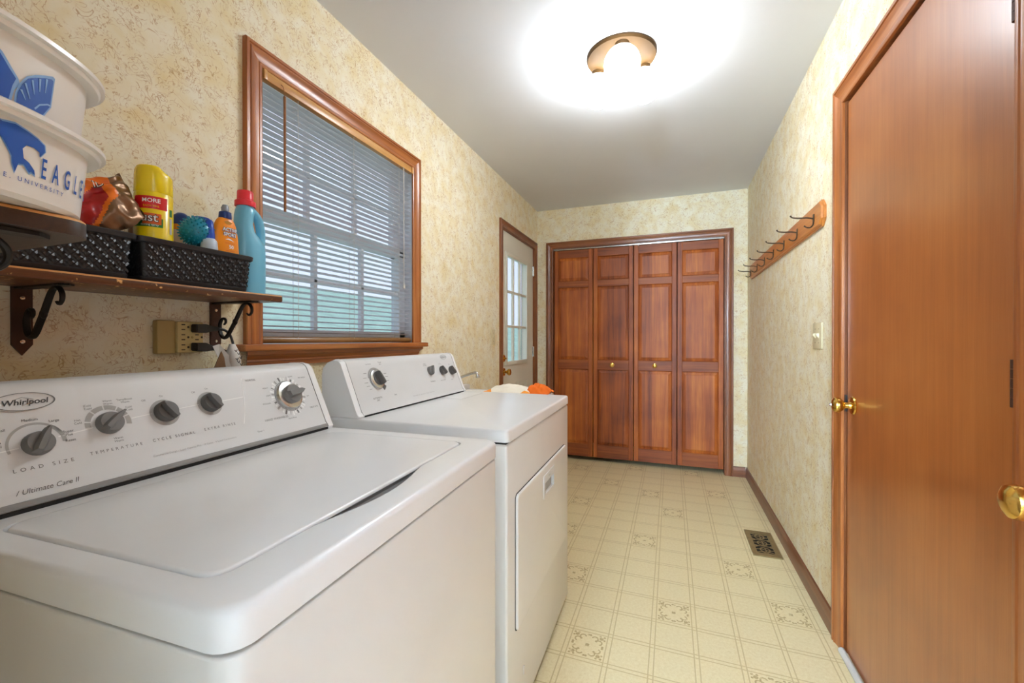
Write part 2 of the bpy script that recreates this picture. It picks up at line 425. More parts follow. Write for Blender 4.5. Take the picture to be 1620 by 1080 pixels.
struct('wall_left', wall_with_holes(-.09, YD + .75, 0, H, [WIN, D1], lambda bm, a, b, c, d: box(bm, XO, XL, a, b, c, d)), M['paper'],
       'long papered wall with the window and garden door', 'wall')
struct('wall_right', wall_with_holes(-.09, YD + .75, 0, H, [D2], lambda bm, a, b, c, d: box(bm, XR, XR + .115, a, b, c, d)), M['paper'],
       'papered wall with the coat hooks and flush door', 'wall')
struct('wall_back', wall_with_holes(XL, XR, 0, H, [D3], lambda bm, a, b, c, d: box(bm, a, b, YD, YD + .115, c, d)), M['paper'],
       'papered end wall around the folding closet doors', 'wall')
struct('wall_front', wall_with_holes(XL, XR, 0, H, [D4], lambda bm, a, b, c, d: box(bm, a, b, YN - .115, YN, c, d)), M['paper'],
       'papered wall with the doorway beside the washer', 'wall')
bm = NB(); box(bm, XO, XR + .115, YD + .75, YD + .85, 0, H); struct('wall_closet', bm, M['dark'], 'dark back wall inside the closet', 'wall')
bm = NB(); box(bm, XO, XR + .115, YN - .115, YD + .85, H, H + .08); struct('ceiling', bm, M['ceiling'], 'smooth white painted ceiling', 'ceiling')
bm = NB(); box(bm, -2.2, 1.7, -2.9, YN - .1155, H, H + .08); struct('ceiling_hall', bm, M['ceiling'], 'white hall ceiling behind the doorway', 'ceiling')
# hall behind the camera
bm = NB(); box(bm, -2.2, 1.7, -2.9, -2.8, 0, H); struct('wall_hall_back', bm, M['hall'], 'plain hall wall behind the doorway', 'wall')
bm = NB(); box(bm, -2.2, -2.1, -2.8, YN - .115, 0, H); struct('wall_hall_left', bm, M['hall'], 'plain hall wall left of the doorway', 'wall')
bm = NB(); box(bm, 1.6, 1.7, -2.8, YN - .115, 0, H); struct('wall_hall_right', bm, M['hall'], 'plain hall wall right of the doorway', 'wall')
bm = NB(); box(bm, -2.1, XL, YN - .115, YN - .05, 0, H); box(bm, XR, 1.6, YN - .115, YN - .05, 0, H)
struct('wall_hall_front', bm, M['hall'], 'plain hall wall pieces on both sides of the laundry', 'wall')
bm = NB(); box(bm, -2.2, 1.7, -2.9, YN - .116, -.06, 0); struct('floor_hall', bm, M['hallfloor'], 'brown hall floor behind the doorway', 'floor')

# ---- vinyl floor: one quad per printed cell
PX, PY, OX, OY = .155, .1595, .012 - .0775, 1.614 - .07975
motifs = {(-2,0),(0,2),(3,3),(2,5),(-1,6),(0,9),(2,12),(-1,11),(-3,12),(-2,15),(1,15),(-4,9),(-5,14),(-4,6),(-3,3),(2,0),(-5,1),(1,-3),(-1,-4),(3,-2),(-6,7),(-7,11),(-6,4),(-4,-1)}
bm = NB(); uvl = bm.loops.layers.uv.new('cell'); at = bm.faces.layers.float.new('motif')
for k in range(-9, 5):
    for m_ in range(-12, 21):
        x0, x1, y0, y1 = OX + k*PX, OX + (k+1)*PX, OY + m_*PY, OY + (m_+1)*PY
        if x0 > XR + .115 or x1 < XO or y1 < YN - .116: continue
        q = [bm.verts.new(p) for p in ((x0,y0,0),(x1,y0,0),(x1,y1,0),(x0,y1,0))]
        f = bm.faces.new(q); f[at] = 1.0 if (k, m_) in motifs else 0.0
        for lp, c in zip(f.loops, ((0,0),(1,0),(1,1),(0,1))): lp[uvl].uv = c
o = fin('floor', bm, M['vinyl'], smooth=False, recalc=False); tag(o, 'cream vinyl floor printed with squares and scroll motifs', 'floor', kind='structure')

# ---- mitred casings
PROF = [(0, 0), (0, .0085), (.004, .0105), (.010, .0105), (.013, .0085), (.024, .0095), (.036, .0125), (.044, .0165), (.047, .0135), (.050, .0135), (.0515, .018), (.060, .018), (.0625, .015), (.0625, 0)]
def casing(name, label, P, u0, u1, vb, v1, mats, width=.0625, head=True):
    root = empty(name, P((u0 + u1) / 2, vb, 0)); tag(root, label, 'door casing', kind='structure')
    inv = Matrix.Translation(-root.location)
    s = width / .0625
    def piece(nm, ends, m):
        bm = NB(); a = [bm.verts.new(P(*e[0])) for e in ends]; b = [bm.verts.new(P(*e[1])) for e in ends]; n = len(ends)
        bm.faces.new(a[::-1]); bm.faces.new(b)
        for i in range(n): bm.faces.new((a[i], a[(i+1) % n], b[(i+1) % n], b[i]))
        bmesh.ops.transform(bm, matrix=inv, verts=bm.verts[:])
        fin(nm, bm, m, root, ang=25)
    pr = [(w_ * s, t) for w_, t in PROF]
    piece('side_casing', [((u0 - w_, vb, t), (u0 - w_, v1 + w_, t)) for w_, t in pr], mats[0])
    piece('side_casing', [((u1 + w_, vb, t), (u1 + w_, v1 + w_, t)) for w_, t in pr], mats[0])
    piece('head_casing', [((u0 - w_, v1 + w_, t), (u1 + w_, v1 + w_, t)) for w_, t in pr], mats[1])
    return root
PL = lambda u, v, t: Vector((XL + t, u, v))
PR = lambda u, v, t: Vector((XR - t, u, v))
PB = lambda u, v, t: Vector((u, YD - t, v))
PN = lambda u, v, t: Vector((u, YN + t, v))
tag(casing('trim_1', 'golden brown moulded casing around the window', PL, 1.007, 1.865, 1.150, 2.047, (M['trim_w'], M['trim_wy'])), 'golden brown moulded casing around the window', 'window casing')
casing('trim_2', 'brown moulded casing around the garden door', PL, 3.114, 3.945, 0, 2.050, (M['trim'], M['trim_y']))
casing('trim_3', 'brown moulded casing around the flush door by the hooks', PR, 1.066, 1.913, 0, 2.046, (M['trim_w'], M['trim_wy']), .074)
casing('trim_4', 'dark brown casing around the folding closet doors', PB, -1.091, .434, 0, 2.053, (M['trim'], M['trim_x']), .064)
bm = NB(); box(bm, D4[0] - .07, D4[0] - .008, YN, YN + .016, 0, 2.12, .004); box(bm, D4[0] - .07, .6, YN, YN + .016, 2.06, 2.12, .004)
struct('trim_5', bm, M['trim'], 'flat casing of the doorway beside the washer', 'door casing')

# jambs line the openings
def jamb(name, label, boxes, m):
    bm = NB()
    for b in boxes: box(bm, *b)
    return struct(name, bm, m, label, 'door jamb')
jamb('trim_6', 'wooden jamb and stop inside the flush door casing',
     [(XR, XR+.115, D2[1]-.012, D2[1], 0, 2.055), (XR, XR+.115, D2[0], D2[0]+.012, 0, 2.055), (XR, XR+.115, D2[0], D2[1], 2.046, 2.055),
      (XR+.045, XR+.06, D2[1]-.03, D2[1]-.012, 0, 2.038), (XR+.045, XR+.06, D2[0]+.012, D2[0]+.03, 0, 2.038), (XR+.045, XR+.06, D2[0]+.012, D2[1]-.012, 2.02, 2.038)], M['trim'])
jamb('trim_7', 'wooden jamb inside the garden door casing',
     [(XO, XL, D1[1]-.012, D1[1], 0, 2.06), (XO, XL, D1[0], D1[0]+.012, 0, 2.06), (XO, XL, D1[0], D1[1], 2.048, 2.06),
      (XL-.075, XL-.055, D1[0]+.012, D1[0]+.03, 0, 2.048), (XL-.075, XL-.055, D1[1]-.03, D1[1]-.012, 0, 2.048), (XL-.075, XL-.055, D1[0]+.012, D1[1]-.012, 2.03, 2.048)], M['trim'])
jamb('trim_8', 'dark wooden jamb inside the closet casing',
     [(D3[1]-.008, D3[1], YD, YD+.115, 0, 2.06), (D3[0], D3[0]+.008, YD, YD+.115, 0, 2.06), (D3[0], D3[1], YD, YD+.115, 2.052, 2.06)], M['trim'])
jamb('trim_9', 'wooden jamb of the doorway beside the washer',
     [(D4[0], D4[0]+.015, YN-.115, YN, 0, 2.06), (D4[1]-.012, D4[1], YN-.115, YN, 0, 2.06), (D4[0], D4[1], YN-.115, YN, 2.045, 2.06)], M['trim'])

# ---- baseboards
BP = [(0, 0), (.013, 0), (.013, .055), (.011, .066), (.008, .074), (.007, .083), (0, .086)]
def baseboard(name, label, f, a, b, m):
    bm = NB(); A = [bm.verts.new(f(a, t, z)) for t, z in BP]; B_ = [bm.verts.new(f(b, t, z)) for t, z in BP]; n = len(BP)
    bm.faces.new(A[::-1]); bm.faces.new(B_)
    for i in range(n): bm.faces.new((A[i], A[(i+1) % n], B_[(i+1) % n], B_[i]))
    o = fin(name, bm, m, ang=25); tag(o, label, 'baseboard', kind='structure')
baseboard('baseboard_right', 'brown baseboard under the coat hooks', lambda s, t, z: (XR - t, s, z), 1.992, YD, M['base'])
baseboard('baseboard_back', 'short brown baseboard right of the closet', lambda s, t, z: (s, YD - t, z), .498, XR - .013, M['trim_x'])
baseboard('baseboard_left', 'brown baseboard behind the appliances', lambda s, t, z: (XL + t, s, z), YN, 3.05, M['base'])

# ================================================================== window
wr = empty('window_1', (XL, 1.435, 1.125)); tag(wr, 'double hung window with divided panes behind the blind', 'window', kind='structure')
def wpart(name, bm, m, parent=wr, smooth=False):
    bmesh.ops.transform(bm, matrix=Matrix.Translation(-wr.location), verts=bm.verts[:]); return fin(name, bm, m, parent, smooth=smooth)
bm = NB()
for b in ((XO, XL, WIN[0], WIN[0]+.014, 1.14, 2.06), (XO, XL, WIN[1]-.014, WIN[1], 1.14, 2.06), (XO, XL, WIN[0]+.014, WIN[1]-.014, 2.046, 2.06), (XO-.02, XL-.03, WIN[0], WIN[1], 1.125, 1.15)): box(bm, *b)
wpart('jamb_liner', bm, M['vinylframe'])
def sash(nm, x, z0, z1, zm):
    y0, y1, st = 1.0, 1.871, .047; bm = NB()
    box(bm, x-.016, x+.016, y0, y0+st-.03, z0, z1, .003); box(bm, x-.016, x+.016, y1-st, y1, z0, z1, .003)
    box(bm, x-.016, x+.016, y0, y1, z0, z0+.05, .003); box(bm, x-.016, x+.016, y0, y1, z1-.042, z1, .003)
    s = wpart(nm, bm, M['vinylframe'])
    a, b = y0 + st - .03, y1 - st; ys = [a, a + (b-a)/3, a + 2*(b-a)/3, b]; zs = [z0+.05, zm, z1-.042]
    for yy in ys[1:3]:
        bm = NB(); box(bm, x-.010, x+.010, yy-.009, yy+.009, zs[0], zs[2], .002); wpart('muntin', bm, M['vinylframe'], s)
    bm = NB(); box(bm, x-.010, x+.010, a, b, zm-.009, zm+.009, .002); wpart('muntin', bm, M['vinylframe'], s)
    for i in range(3):
        for j in range(2):
            bm = NB(); box(bm, x-.0015, x+.0015, ys[i], ys[i+1], zs[j], zs[j+1]); wpart('pane', bm, M['glass'], s)
sash('upper_sash', XL-.100, 1.585, 2.046, 1.805)
sash('lower_sash', XL-.062, 1.152, 1.625, 1.392)
# stool and apron
st = empty('trim_10', (XL, 1.436, 1.12)); tag(st, 'wooden window stool and moulded apron above the washer', 'window sill', kind='structure')
def spart(name, bm, m):
    bmesh.ops.transform(bm, matrix=Matrix.Translation(-st.location), verts=bm.verts[:]); return fin(name, bm, m, st, ang=25)
bm = NB(); box(bm, XL-.05, XL+.045, .918, 1.953, 1.128, 1.150, .005, 3); spart('stool', bm, M['trim_wy'])
AP = [(0, 1.128), (.026, 1.128), (.026, 1.117), (.022, 1.113), (.019, 1.112), (.012, 1.100), (.014, 1.094), (.010, 1.092), (.010, 1.078), (0, 1.078)]
bm = NB(); A = [bm.verts.new((XL+t, .940+(.026-t)*.6, z)) for t, z in AP]; B_ = [bm.verts.new((XL+t, 1.930-(.026-t)*1.2, z)) for t, z in AP]; n = len(AP)
bm.faces.new(A[::-1]); bm.faces.new(B_)
for i in range(n): bm.faces.new((A[i], A[(i+1) % n], B_[(i+1) % n], B_[i]))
spart('apron', bm, M['trim_wy'])

# ---- venetian blind
bl = empty('venetian_blind', (XL, 1.436, 1.16)); tag(bl, 'grey slatted venetian blind with oak head rail hanging in the window', 'blind')
def bpart(name, bm, m, parent=bl, smooth=True, ang=38):
    bmesh.ops.transform(bm, matrix=Matrix.Translation(-bl.location), verts=bm.verts[:]); return fin(name, bm, m, parent, smooth, ang)
BY0, BY1, BX = 1.010, 1.862, XL - .012
bm = NB(); box(bm, BX-.016, BX+.020, BY0, BY1, 2.016, 2.046, .002); bpart('head_rail', bm, M['railwood'])
for yy in (BY0, BY1-.012):
    bm = NB(); box(bm, BX+.0205, BX+.026, yy, yy+.012, 2.013, 2.044, .001); bpart('bracket_clip', bm, M['railwood'])
NS, ZT, ZB = 40, 2.004, 1.190
bm = NB(); til = R(9); pr = []
for k in range(7):
    s = (k / 6 - .5) * .025; c = .0016 * (1 - (2 * k / 6 - 1) ** 2)
    pr.append((s * math.cos(til) - c * math.sin(til), s * math.sin(til) + c * math.cos(til)))
a = [bm.verts.new((p[0], -.423, p[1])) for p in pr]; b = [bm.verts.new((p[0], .423, p[1])) for p in pr]
a2 = [bm.verts.new((p[0], -.423, p[1] - .0006)) for p in pr]; b2 = [bm.verts.new((p[0], .423, p[1] - .0006)) for p in pr]
for i in range(6):
    bm.faces.new((a[i], a[i+1], b[i+1], b[i])); bm.faces.new((a2[i], b2[i], b2[i+1], a2[i+1]))
for (p, q) in ((a, a2), (b, b2)):
    for i in range(6): bm.faces.new((p[i], p[i+1], q[i+1], q[i]))
bm.faces.new((a[0], b[0], b2[0], a2[0])); bm.faces.new((a[6], b[6], b2[6], a2[6]))
sl = fin('slat', bm, M['slat'], bl)
for i in range(NS):
    s = sl if i == 0 else sl.copy()
    if i: COL.objects.link(s)
    s.parent = bl; s.location = (BX - XL, .0, ZB + (ZT - ZB) * i / (NS - 1) - 1.16)
bm = NB(); lathe(bm, [(.0001, -.426), (.0105, -.426), (.0118, -.423), (.0118, .423), (.0105, .426), (.0001, .426)], 14, axis='Y')
bmesh.ops.transform(bm, matrix=Matrix.Translation((BX - XL, 0, 1.1635 - 1.16)), verts=bm.verts[:])
br = fin('bottom_rail', bm, M['railb'], bl)
for yy in (1.155, 1.44, 1.755):
    bm = NB(); lathe(bm, [(.0035, 0), (.005, -.004), (.004, -.008)], 10, (BX + .0115, yy, 1.1625), 'X'); bpart('cord_button', bm, M['railb'], br)
    bm = NB()
    for dx in (-.0125, .0125): tube(bm, [(BX+dx, yy, 1.168), (BX+dx, yy, 2.016)], .0008, 5)
    for i in range(NS):
        zz = ZB + (ZT - ZB) * i / (NS - 1); tube(bm, [(BX-.0125, yy-.002, zz-.003), (BX+.0125, yy-.002, zz+.001)], .0006, 4)
    bpart('ladder_cord', bm, M['cord'])
bm = NB(); tube(bm, spline([(BX+.020, 1.078, 2.03), (BX+.028, 1.08, 2.02), (BX+.030, 1.083, 1.99)], 4), .0014, 6); tube(bm, [(BX+.030, 1.083, 1.99), (BX+.031, 1.083, 1.60)], .0042, 8); bpart('tilt_wand', bm, M['wand'])
bm = NB()
tube(bm, [(BX+.022, 1.778, 2.016), (BX+.023, 1.779, 1.55), (BX+.023, 1.780, 1.44)], .0011, 6); tube(bm, [(BX+.022, 1.783, 2.016), (BX+.023, 1.782, 1.55), (BX+.023, 1.781, 1.44)], .0011, 6)
lc = bpart('lift_cord', bm, M['cord'])
bm = NB(); lathe(bm, [(.002, 0), (.004, -.006), (.0065, -.02), (.006, -.027), (.002, -.03)], 10, (BX+.023, 1.7805, 1.445)); bpart('tassel', bm, M['cord'], lc)

# ================================================================== garden door (door_1)
d1 = empty('door_1', (XL, 3.53, 0)); tag(d1, 'off white garden door with nine glass panes and brass knob', 'door', kind='structure')
def d1p(name, bm, m, parent=d1, smooth=True, ang=30):
    bmesh.ops.transform(bm, matrix=Matrix.Translation(-d1.location), verts=bm.verts[:]); return fin(name, bm, m, parent, smooth, ang)
DX = XL - .012; LY0, LY1, LZ0, LZ1 = 3.205, 3.765, .955, 1.885
bm = wall_with_holes(3.120, 3.940, .012, 2.045, [(LY0+.02, LY1-.02, LZ0+.02, LZ1-.02)], lambda bm, a, b, c, d: box(bm, DX-.042, DX, a, b, c, d)); d1p('slab', bm, M['doorpaint'], smooth=False)
bm = NB(); fr = .032
for (a, b, c, d) in ((LY0, LY0+fr, LZ0, LZ1), (LY1-fr, LY1, LZ0, LZ1), (LY0+fr, LY1-fr, LZ0, LZ0+fr), (LY0+fr, LY1-fr, LZ1-fr, LZ1)): box(bm, DX-.001, DX+.012, a, b, c, d, .004)
lf = d1p('lite_frame', bm, M['doorpaint'])
gy = [LY0+fr + i*(LY1-LY0-2*fr)/3 for i in range(4)]; gz = [LZ0+fr + i*(LZ1-LZ0-2*fr)/3 for i in range(4)]
for i in (1, 2):
    bm = NB(); box(bm, DX-.018, DX+.004, gy[i]-.010, gy[i]+.010, gz[0], gz[3], .003); d1p('muntin', bm, M['doorpaint'], lf)
    bm = NB(); box(bm, DX-.018, DX+.003, gy[0], gy[3], gz[i]-.010, gz[i]+.010, .003); d1p('muntin', bm, M['doorpaint'], lf)
for i in range(3):
    for j in range(3):
        bm = NB(); box(bm, DX-.022, DX-.019, gy[i], gy[i+1], gz[j], gz[j+1]); d1p('pane', bm, M['glass'], lf)
for (a, b) in ((3.215, 3.465), (3.505, 3.755)):
    bm = NB()
    for (i, o_, t) in ((0, .012, .006), (.03, .035, .004)):
        for q in ((a+i, a+i+.012, .2+i, .80-i), (b-i-.012, b-i, .2+i, .80-i), (a+i, b-i, .2+i, .2+i+.012), (a+i, b-i, .80-i-.012, .80-i)): box(bm, DX-.001, DX+t, *q, .002)
    d1p('raised_panel', bm, M['doorpaint'])
def knob_prof(): return [(.0005, 0), (.031, 0), (.033, .003), (.030, .007), (.014, .010), (.011, .018), (.0115, .028), (.020, .034), (.0265, .043), (.0275, .050), (.025, .058), (.016, .063), (.0005, .064)]
bm = NB(); lathe(bm, knob_prof(), 20, (DX, 3.172, .905), 'X'); d1p('door_knob', bm, M['brass'])
bm = NB(); lathe(bm, [(.0005, 0), (.030, 0), (.031, .004), (.026, .010), (.012, .012), (.0005, .012)], 20, (DX, 3.165, 1.015), 'X'); box(bm, DX+.012, DX+.028, 3.158, 3.172, 1.008, 1.022, .003); d1p('deadbolt', bm, M['brass'])
for zz in (1.83, 1.05, .25):
    bm = NB(); tube(bm, [(DX+.008, 3.946, zz-.048), (DX+.008, 3.946, zz+.048)], .0065, 10); box(bm, DX-.002, DX+.003, 3.920, 3.946, zz-.045, zz+.045); d1p('hinge', bm, M['steel'])

# ================================================================== flush door in the right wall (door_2)
d2 = empty('door_2', (XR, 1.485, 0)); tag(d2, 'closed flush brown wooden door right of the coat hooks', 'door', kind='structure')
def d2p(name, bm, m, parent=d2, smooth=True, ang=30):
    bmesh.ops.transform(bm, matrix=Matrix.Translation(-d2.location), verts=bm.verts[:]); return fin(name, bm, m, parent, smooth, ang)
bm = NB(); box(bm, XR+.004, XR+.042, 1.071, 1.8945, .014, 2.034, .0015, 1); d2p('slab', bm, M['door'], smooth=False)
def mirror_knob(bm, p):   # knob towards -x
    b2 = NB(); lathe(b2, knob_prof(), 24, (0, 0, 0), 'X'); bmesh.ops.transform(b2, matrix=Matrix.Translation(p) @ Matrix.Scale(-1, 4, (1, 0, 0)), verts=b2.verts[:])
    me = bpy.data.meshes.new('t'); b2.to_mesh(me); b2.free(); bm.from_mesh(me); bpy.data.meshes.remove(me)
bm = NB(); mirror_knob(bm, (XR+.004, 1.838, .930)); kb = d2p('door_knob', bm, M['brass'])
bm = NB(); lathe(bm, [(.0005, -.0655), (.006, -.066), (.005, -.072), (.0005, -.073)], 10, (XR+.004, 1.838, .930), 'X'); d2p('lock_button', bm, M['steel'], kb)
bm = NB(); box(bm, XR-.001, XR+.020, 1.8950, 1.9085, .90, .96); d2p('strike_plate', bm, M['black'])
for zz in (1.80, 1.083, .25):
    bm = NB()
    for k in range(5): tube(bm, [(XR-.005, 1.0665, zz-.045+k*.018), (XR-.005, 1.0665, zz-.028+k*.018)], .0065, 10)
    d2p('hinge', bm, M['ironb'])
bm = NB(); tube(bm, [(XR-.010, 1.90, .012), (XR-.010, 1.5, .0125), (XR-.010, 1.09, .012)], .0115, 12); d2p('draft_tube', bm, M['tube'])

# ================================================================== near open door (door_4)
d4 = empty('door_4', (.568, .1, 0)); tag(d4, 'open flush door folded back against the right wall, brass knob showing', 'door', kind='structure')
def d4p(name, bm, m, parent=d4, smooth=True, ang=30):
    bmesh.ops.transform(bm, matrix=Matrix.Translation(-d4.location), verts=bm.verts[:]); return fin(name, bm, m, parent, smooth, ang)
bm = NB(); box(bm, .549, .584, .07, .944, .014, 2.034, .0015, 1); d4p('slab', bm, M['door'], smooth=False)
bm = NB(); mirror_knob(bm, (.549, .886, .913)); d4p('door_knob', bm, M['brass'])
for zz in (1.80, 1.05, .25):
    bm = NB(); tube(bm, [(.565, .064, zz-.045), (.565, .064, zz+.045)], .006, 10); d4p('hinge', bm, M['ironb'])

# ================================================================== closet folding doors (door_3)
d3 = empty('door_3', (-.328, YD, 0)); tag(d3, 'four leaf folding closet door of dark panelled wood', 'door', kind='structure')
def d3p(name, bm, m, parent=d3, smooth=True, ang=20):
    bmesh.ops.transform(bm, matrix=Matrix.Translation(-d3.location), verts=bm.verts[:]); return fin(name, bm, m, parent, smooth, ang)
CY = YD + .024; Z0, Z1 = .040, 2.036
xs = [-1.084, -.700, -.326, .050, .429]
for i in range(4):
    a, b = xs[i] + .003, xs[i+1] - .003; sw = .040
    fold = .004 if i in (1, 2) else 0
    PZ = [(.160, .880), (.972, 1.672), (1.735, 1.960)]
    bm = NB()
    box(bm, a, a+sw, CY, CY+.028, Z0, Z1, .002, 1); box(bm, b-sw, b, CY, CY+.028, Z0, Z1, .002, 1)
    lf = d3p('door_leaf', bm, M['closet'])
    for (z0, z1) in ((Z0, PZ[0][0]), (PZ[0][1], PZ[1][0]), (PZ[1][1], PZ[2][0]), (PZ[2][1], Z1)):
        bm = NB(); box(bm, a+sw, b-sw, CY+.0006, CY+.027, z0, z1, .002, 1); d3p('rail', bm, M['closet_x'], lf)
    for (z0, z1) in PZ:
        x0, x1 = a+sw, b-sw; bm = NB(); bv = .028
        def ring(i_, y): return [bm.verts.new((xx, y, zz)) for xx, zz in ((x0+i_, z0+i_), (x1-i_, z0+i_), (x1-i_, z1-i_), (x0+i_, z1-i_))]
        rg = [ring(0, CY+.024), ring(0, CY+.004), ring(.006, CY+.0125), ring(bv, CY+.0055), ring(bv+.0015, CY+.0035)]
        for p, q in zip(rg[:-1], rg[1:]):
            for k in range(4): bm.faces.new((p[k], p[(k+1) % 4], q[(k+1) % 4], q[k]))
        bm.faces.new(rg[-1]); bm.faces.new(rg[0][::-1]); d3p('raised_panel', bm, M['closet'], lf, smooth=False)
    if i in (1, 2):
        bm = NB(); lathe(bm, [(.0005, .002), (.020, .002), (.021, -.002), (.009, -.006), (.008, -.014), (.015, -.020), (.0175, -.027), (.015, -.033), (.008, -.036), (.0005, -.0365)], 18, ((-.522, -.140)[i-1], CY, .926), 'Y'); d3p('knob', bm, M['brass'], lf)
bm = NB(); box(bm, -1.084, .43, CY-.004, CY+.03, 2.0405, 2.0515, .001, 1); d3p('track', bm, M['steel'])
bm = NB()
for xx in (-1.06, -.36, -.285, .40): box(bm, xx-.004, xx+.004, CY+.008, CY+.018, 2.034, 2.0405)
d3p('track_pin', bm, M['steel'])

# ================================================================== outside
bm = NB(); n = 40
def gz_(x, y):
    d = max(0, (XO - 2.0) - x); return -.35 + min(5.2, d * .25) + .12 * noise.noise(Vector((x * .3, y * .3, 0)))
vv = [[bm.verts.new((XO - .05 - 45 * (i / n) ** 1.6, -20 + 60 * j / n, 0)) for j in range(n + 1)] for i in range(n + 1)]
for row in vv:
    for v in row: v.co.z = gz_(v.co.x, v.co.y)
for i in range(n):
    for j in range(n): bm.faces.new((vv[i][j], vv[i+1][j], vv[i+1][j+1], vv[i][j+1]))
o = fin('lawn', bm, M['lawn']); tag(o, 'pale green sloping lawn seen through the blind', 'lawn', kind='structure')

# ================================================================== ceiling lamp (light in its own globes)
cl = empty('ceiling_light', (-.212, 1.965, H)); tag(cl, 'flush ceiling light with three lit white globes on a bronze plate', 'ceiling light')
bm = NB(); lathe(bm, [(.152, 0), (.153, -.008), (.148, -.016), (.125, -.022), (.06, -.034), (.02, -.038), (.0005, -.038)], 40, cap=False); fin('canopy', bm, M['bronze'], cl)
for a in (158, 38, -82):
    c = Vector((.118 * math.cos(R(a)), .118 * math.sin(R(a)), -.112))
    bm = NB(); lathe(bm, [(.030, .088), (.032, .064), (.036, .060), (.034, .050)], 20, c, cap=False); s_ = fin('socket', bm, M['bronze'], cl)
    bm = NB(); bmesh.ops.create_uvsphere(bm, u_segments=28, v_segments=18, radius=.0755); bmesh.ops.translate(bm, vec=c, verts=bm.verts[:]); fin('globe', bm, M['globe'], cl)
hl = empty('added_fill_lamp', (-.2, -2.3, 0)); tag(hl, 'added fill lamp with a slim pole and lit globe, unseen in the hall', 'fill lamp')  # fill light added behind the camera, shaped as a lamp on a pole
bm = NB(); lathe(bm, [(.0005, 0), (.15, 0), (.152, .012), (.03, .022), (.016, .03), (.0005, .03)], 32, cap=False); fin('base', bm, M['bronze'], hl)
bm = NB(); lathe(bm, [(.012, .03), (.012, 1.44), (.03, 1.45), (.045, 1.465)], 16, cap=False); fin('pole', bm, M['bronze'], hl)
bm = NB(); bmesh.ops.create_uvsphere(bm, u_segments=28, v_segments=18, radius=.15); bmesh.ops.translate(bm, vec=(0, 0, 1.60), verts=bm.verts[:]); fin('globe', bm, M['fillglobe'], hl)

# ================================================================== washer
WA = empty('washing_machine', (-.721, .6105, 0), R(2.6)); tag(WA, 'white top loading washing machine with five grey console knobs', 'washing machine')
FB, FU = Vector((-.172, 0, .935)), Vector((-.4103, 0, .9119)); FN = Vector((.9119, 0, .4103))
def FW(s, t, d=0.0): return FB + Vector((0, s, 0)) + FU * t + FN * d      # point on the sloped console face
wy0, wy1 = -.360, .356
fin('cabinet', slab_rounded(rrect(-.333, .334, wy0 + .001, wy1 - .001, .029), .03, .8705, .003), M['whiteside'], WA)
for xx in (-.28, .27):
    for yy in (wy0 + .05, wy1 - .05):
        bm = NB(); lathe(bm, [(.018, 0), (.020, .006), (.010, .010), (.010, .031)], 12, (xx, yy, 0)); fin('levelling_foot', bm, M['black'], WA)
fin('seam', slab_rounded(rrect(-.325, .326, wy0 + .009, wy1 - .009, .022), .866, .880, .0005), M['gap'], WA, smooth=False)
top = fin('top_panel', slab_rounded(rrect(-.335, .335, wy0, wy1, .030), .876, .915, .010), M['white'], WA)
lx0, lx1, ly0, ly1 = -.128, .264, -.322, .302
cut1 = fin('cut', slab_rounded(rrect(lx0 - .001, lx1 + .001, ly0 - .001, ly1 + .001, .027), .899, .95, .001), None)
pk = [(.25, -.20)] + [(.263 + .024 * math.sin(math.pi * (k / 14)) ** 1.3, -.20 + .31 * k / 14) for k in range(15)] + [(.25, .11)]
bm = NB(); prism(bm, pk, lambda u, v, t: (u, v, t), .884, .95); cut2 = fin('cut', bm, None)
for c in (cut1, cut2): c.parent = WA
bpy.context.view_layer.update()
boolean(top, [cut1, cut2])
bm = NB(); box(bm, .19, .30, -.21, .12, .8835, .8845); fin('recess_shade', bm, M['gap'], WA, smooth=False)  # near-black sheet paints the shade inside the finger recess
lid = fin('lid', slab_rounded(rrect(lx0 + .003, lx1 - .003, ly0 + .003, ly1 - .003, .024), .9110, .9168, .0045), M['white'], WA)
# console
def console(root, y0, y1, prof, m_face, cap, rear=-.33):
    """prof = (x,z) outline of the sloped control console, extruded between end caps"""
    bm = NB(); prism(bm, prof, lambda u, v, t: (u, t, v), y0 + cap, y1 - cap)
    fin('console', bm, m_face, root, ang=25)
    cx = sum(p[0] for p in prof)/len(prof); cz = sum(p[1] for p in prof)/len(prof)
    for (a, b, o_) in ((y0, y0 + cap - .0025, 1), (y1 - cap + .0025, y1, -1)):
        bm = NB(); g = lambda k, y: [(cx + (x-cx)*k, y, cz + (z-cz)*k if z > .93 else z) for x, z in prof]
        outer, inner = (a, b) if o_ == 1 else (b, a)
        loft(bm, [g(.955, outer), g(.992, outer + o_*.003), g(1.012, outer + o_*.009), g(1.015, inner)]); fin('end_cap', bm, M['white'], root, ang=40)
        bm = NB(); yy = inner; loft(bm, [[(cx + (x-cx)*.985, yy, cz + (z-cz)*.985) for x, z in prof], [(cx + (x-cx)*.985, yy + o_*.0025, cz + (z-cz)*.985) for x, z in prof]]); fin('seam', bm, M['gap'], root, smooth=False)
WP = [(-.166, .9155), (-.163, .922), (-.168, .930), (-.172, .935)] + [(-.172 - .4103*t, .935 + .9119*t) for t in (.05, .10, .15, .160)] + [(-.243, 1.089), (-.252, 1.095), (-.266, 1.0975), (-.30, 1.097), (-.322, 1.09), (-.33, 1.07), (-.33, .9155)]
console(WA, wy0 + .004, wy1 - .004, WP, M['console'], .024)
bm = NB(); box(bm, -.1655, -.1605, wy0 + .03, wy1 - .03, .9225, .9315, .002); fin('console_lip', bm, M['consoled'], WA)
bm = NB(); box(bm, -.17, -.1615, wy0 + .03, wy1 - .03, .9152, .9215); fin('seam', bm, M['gap'], WA, smooth=False)
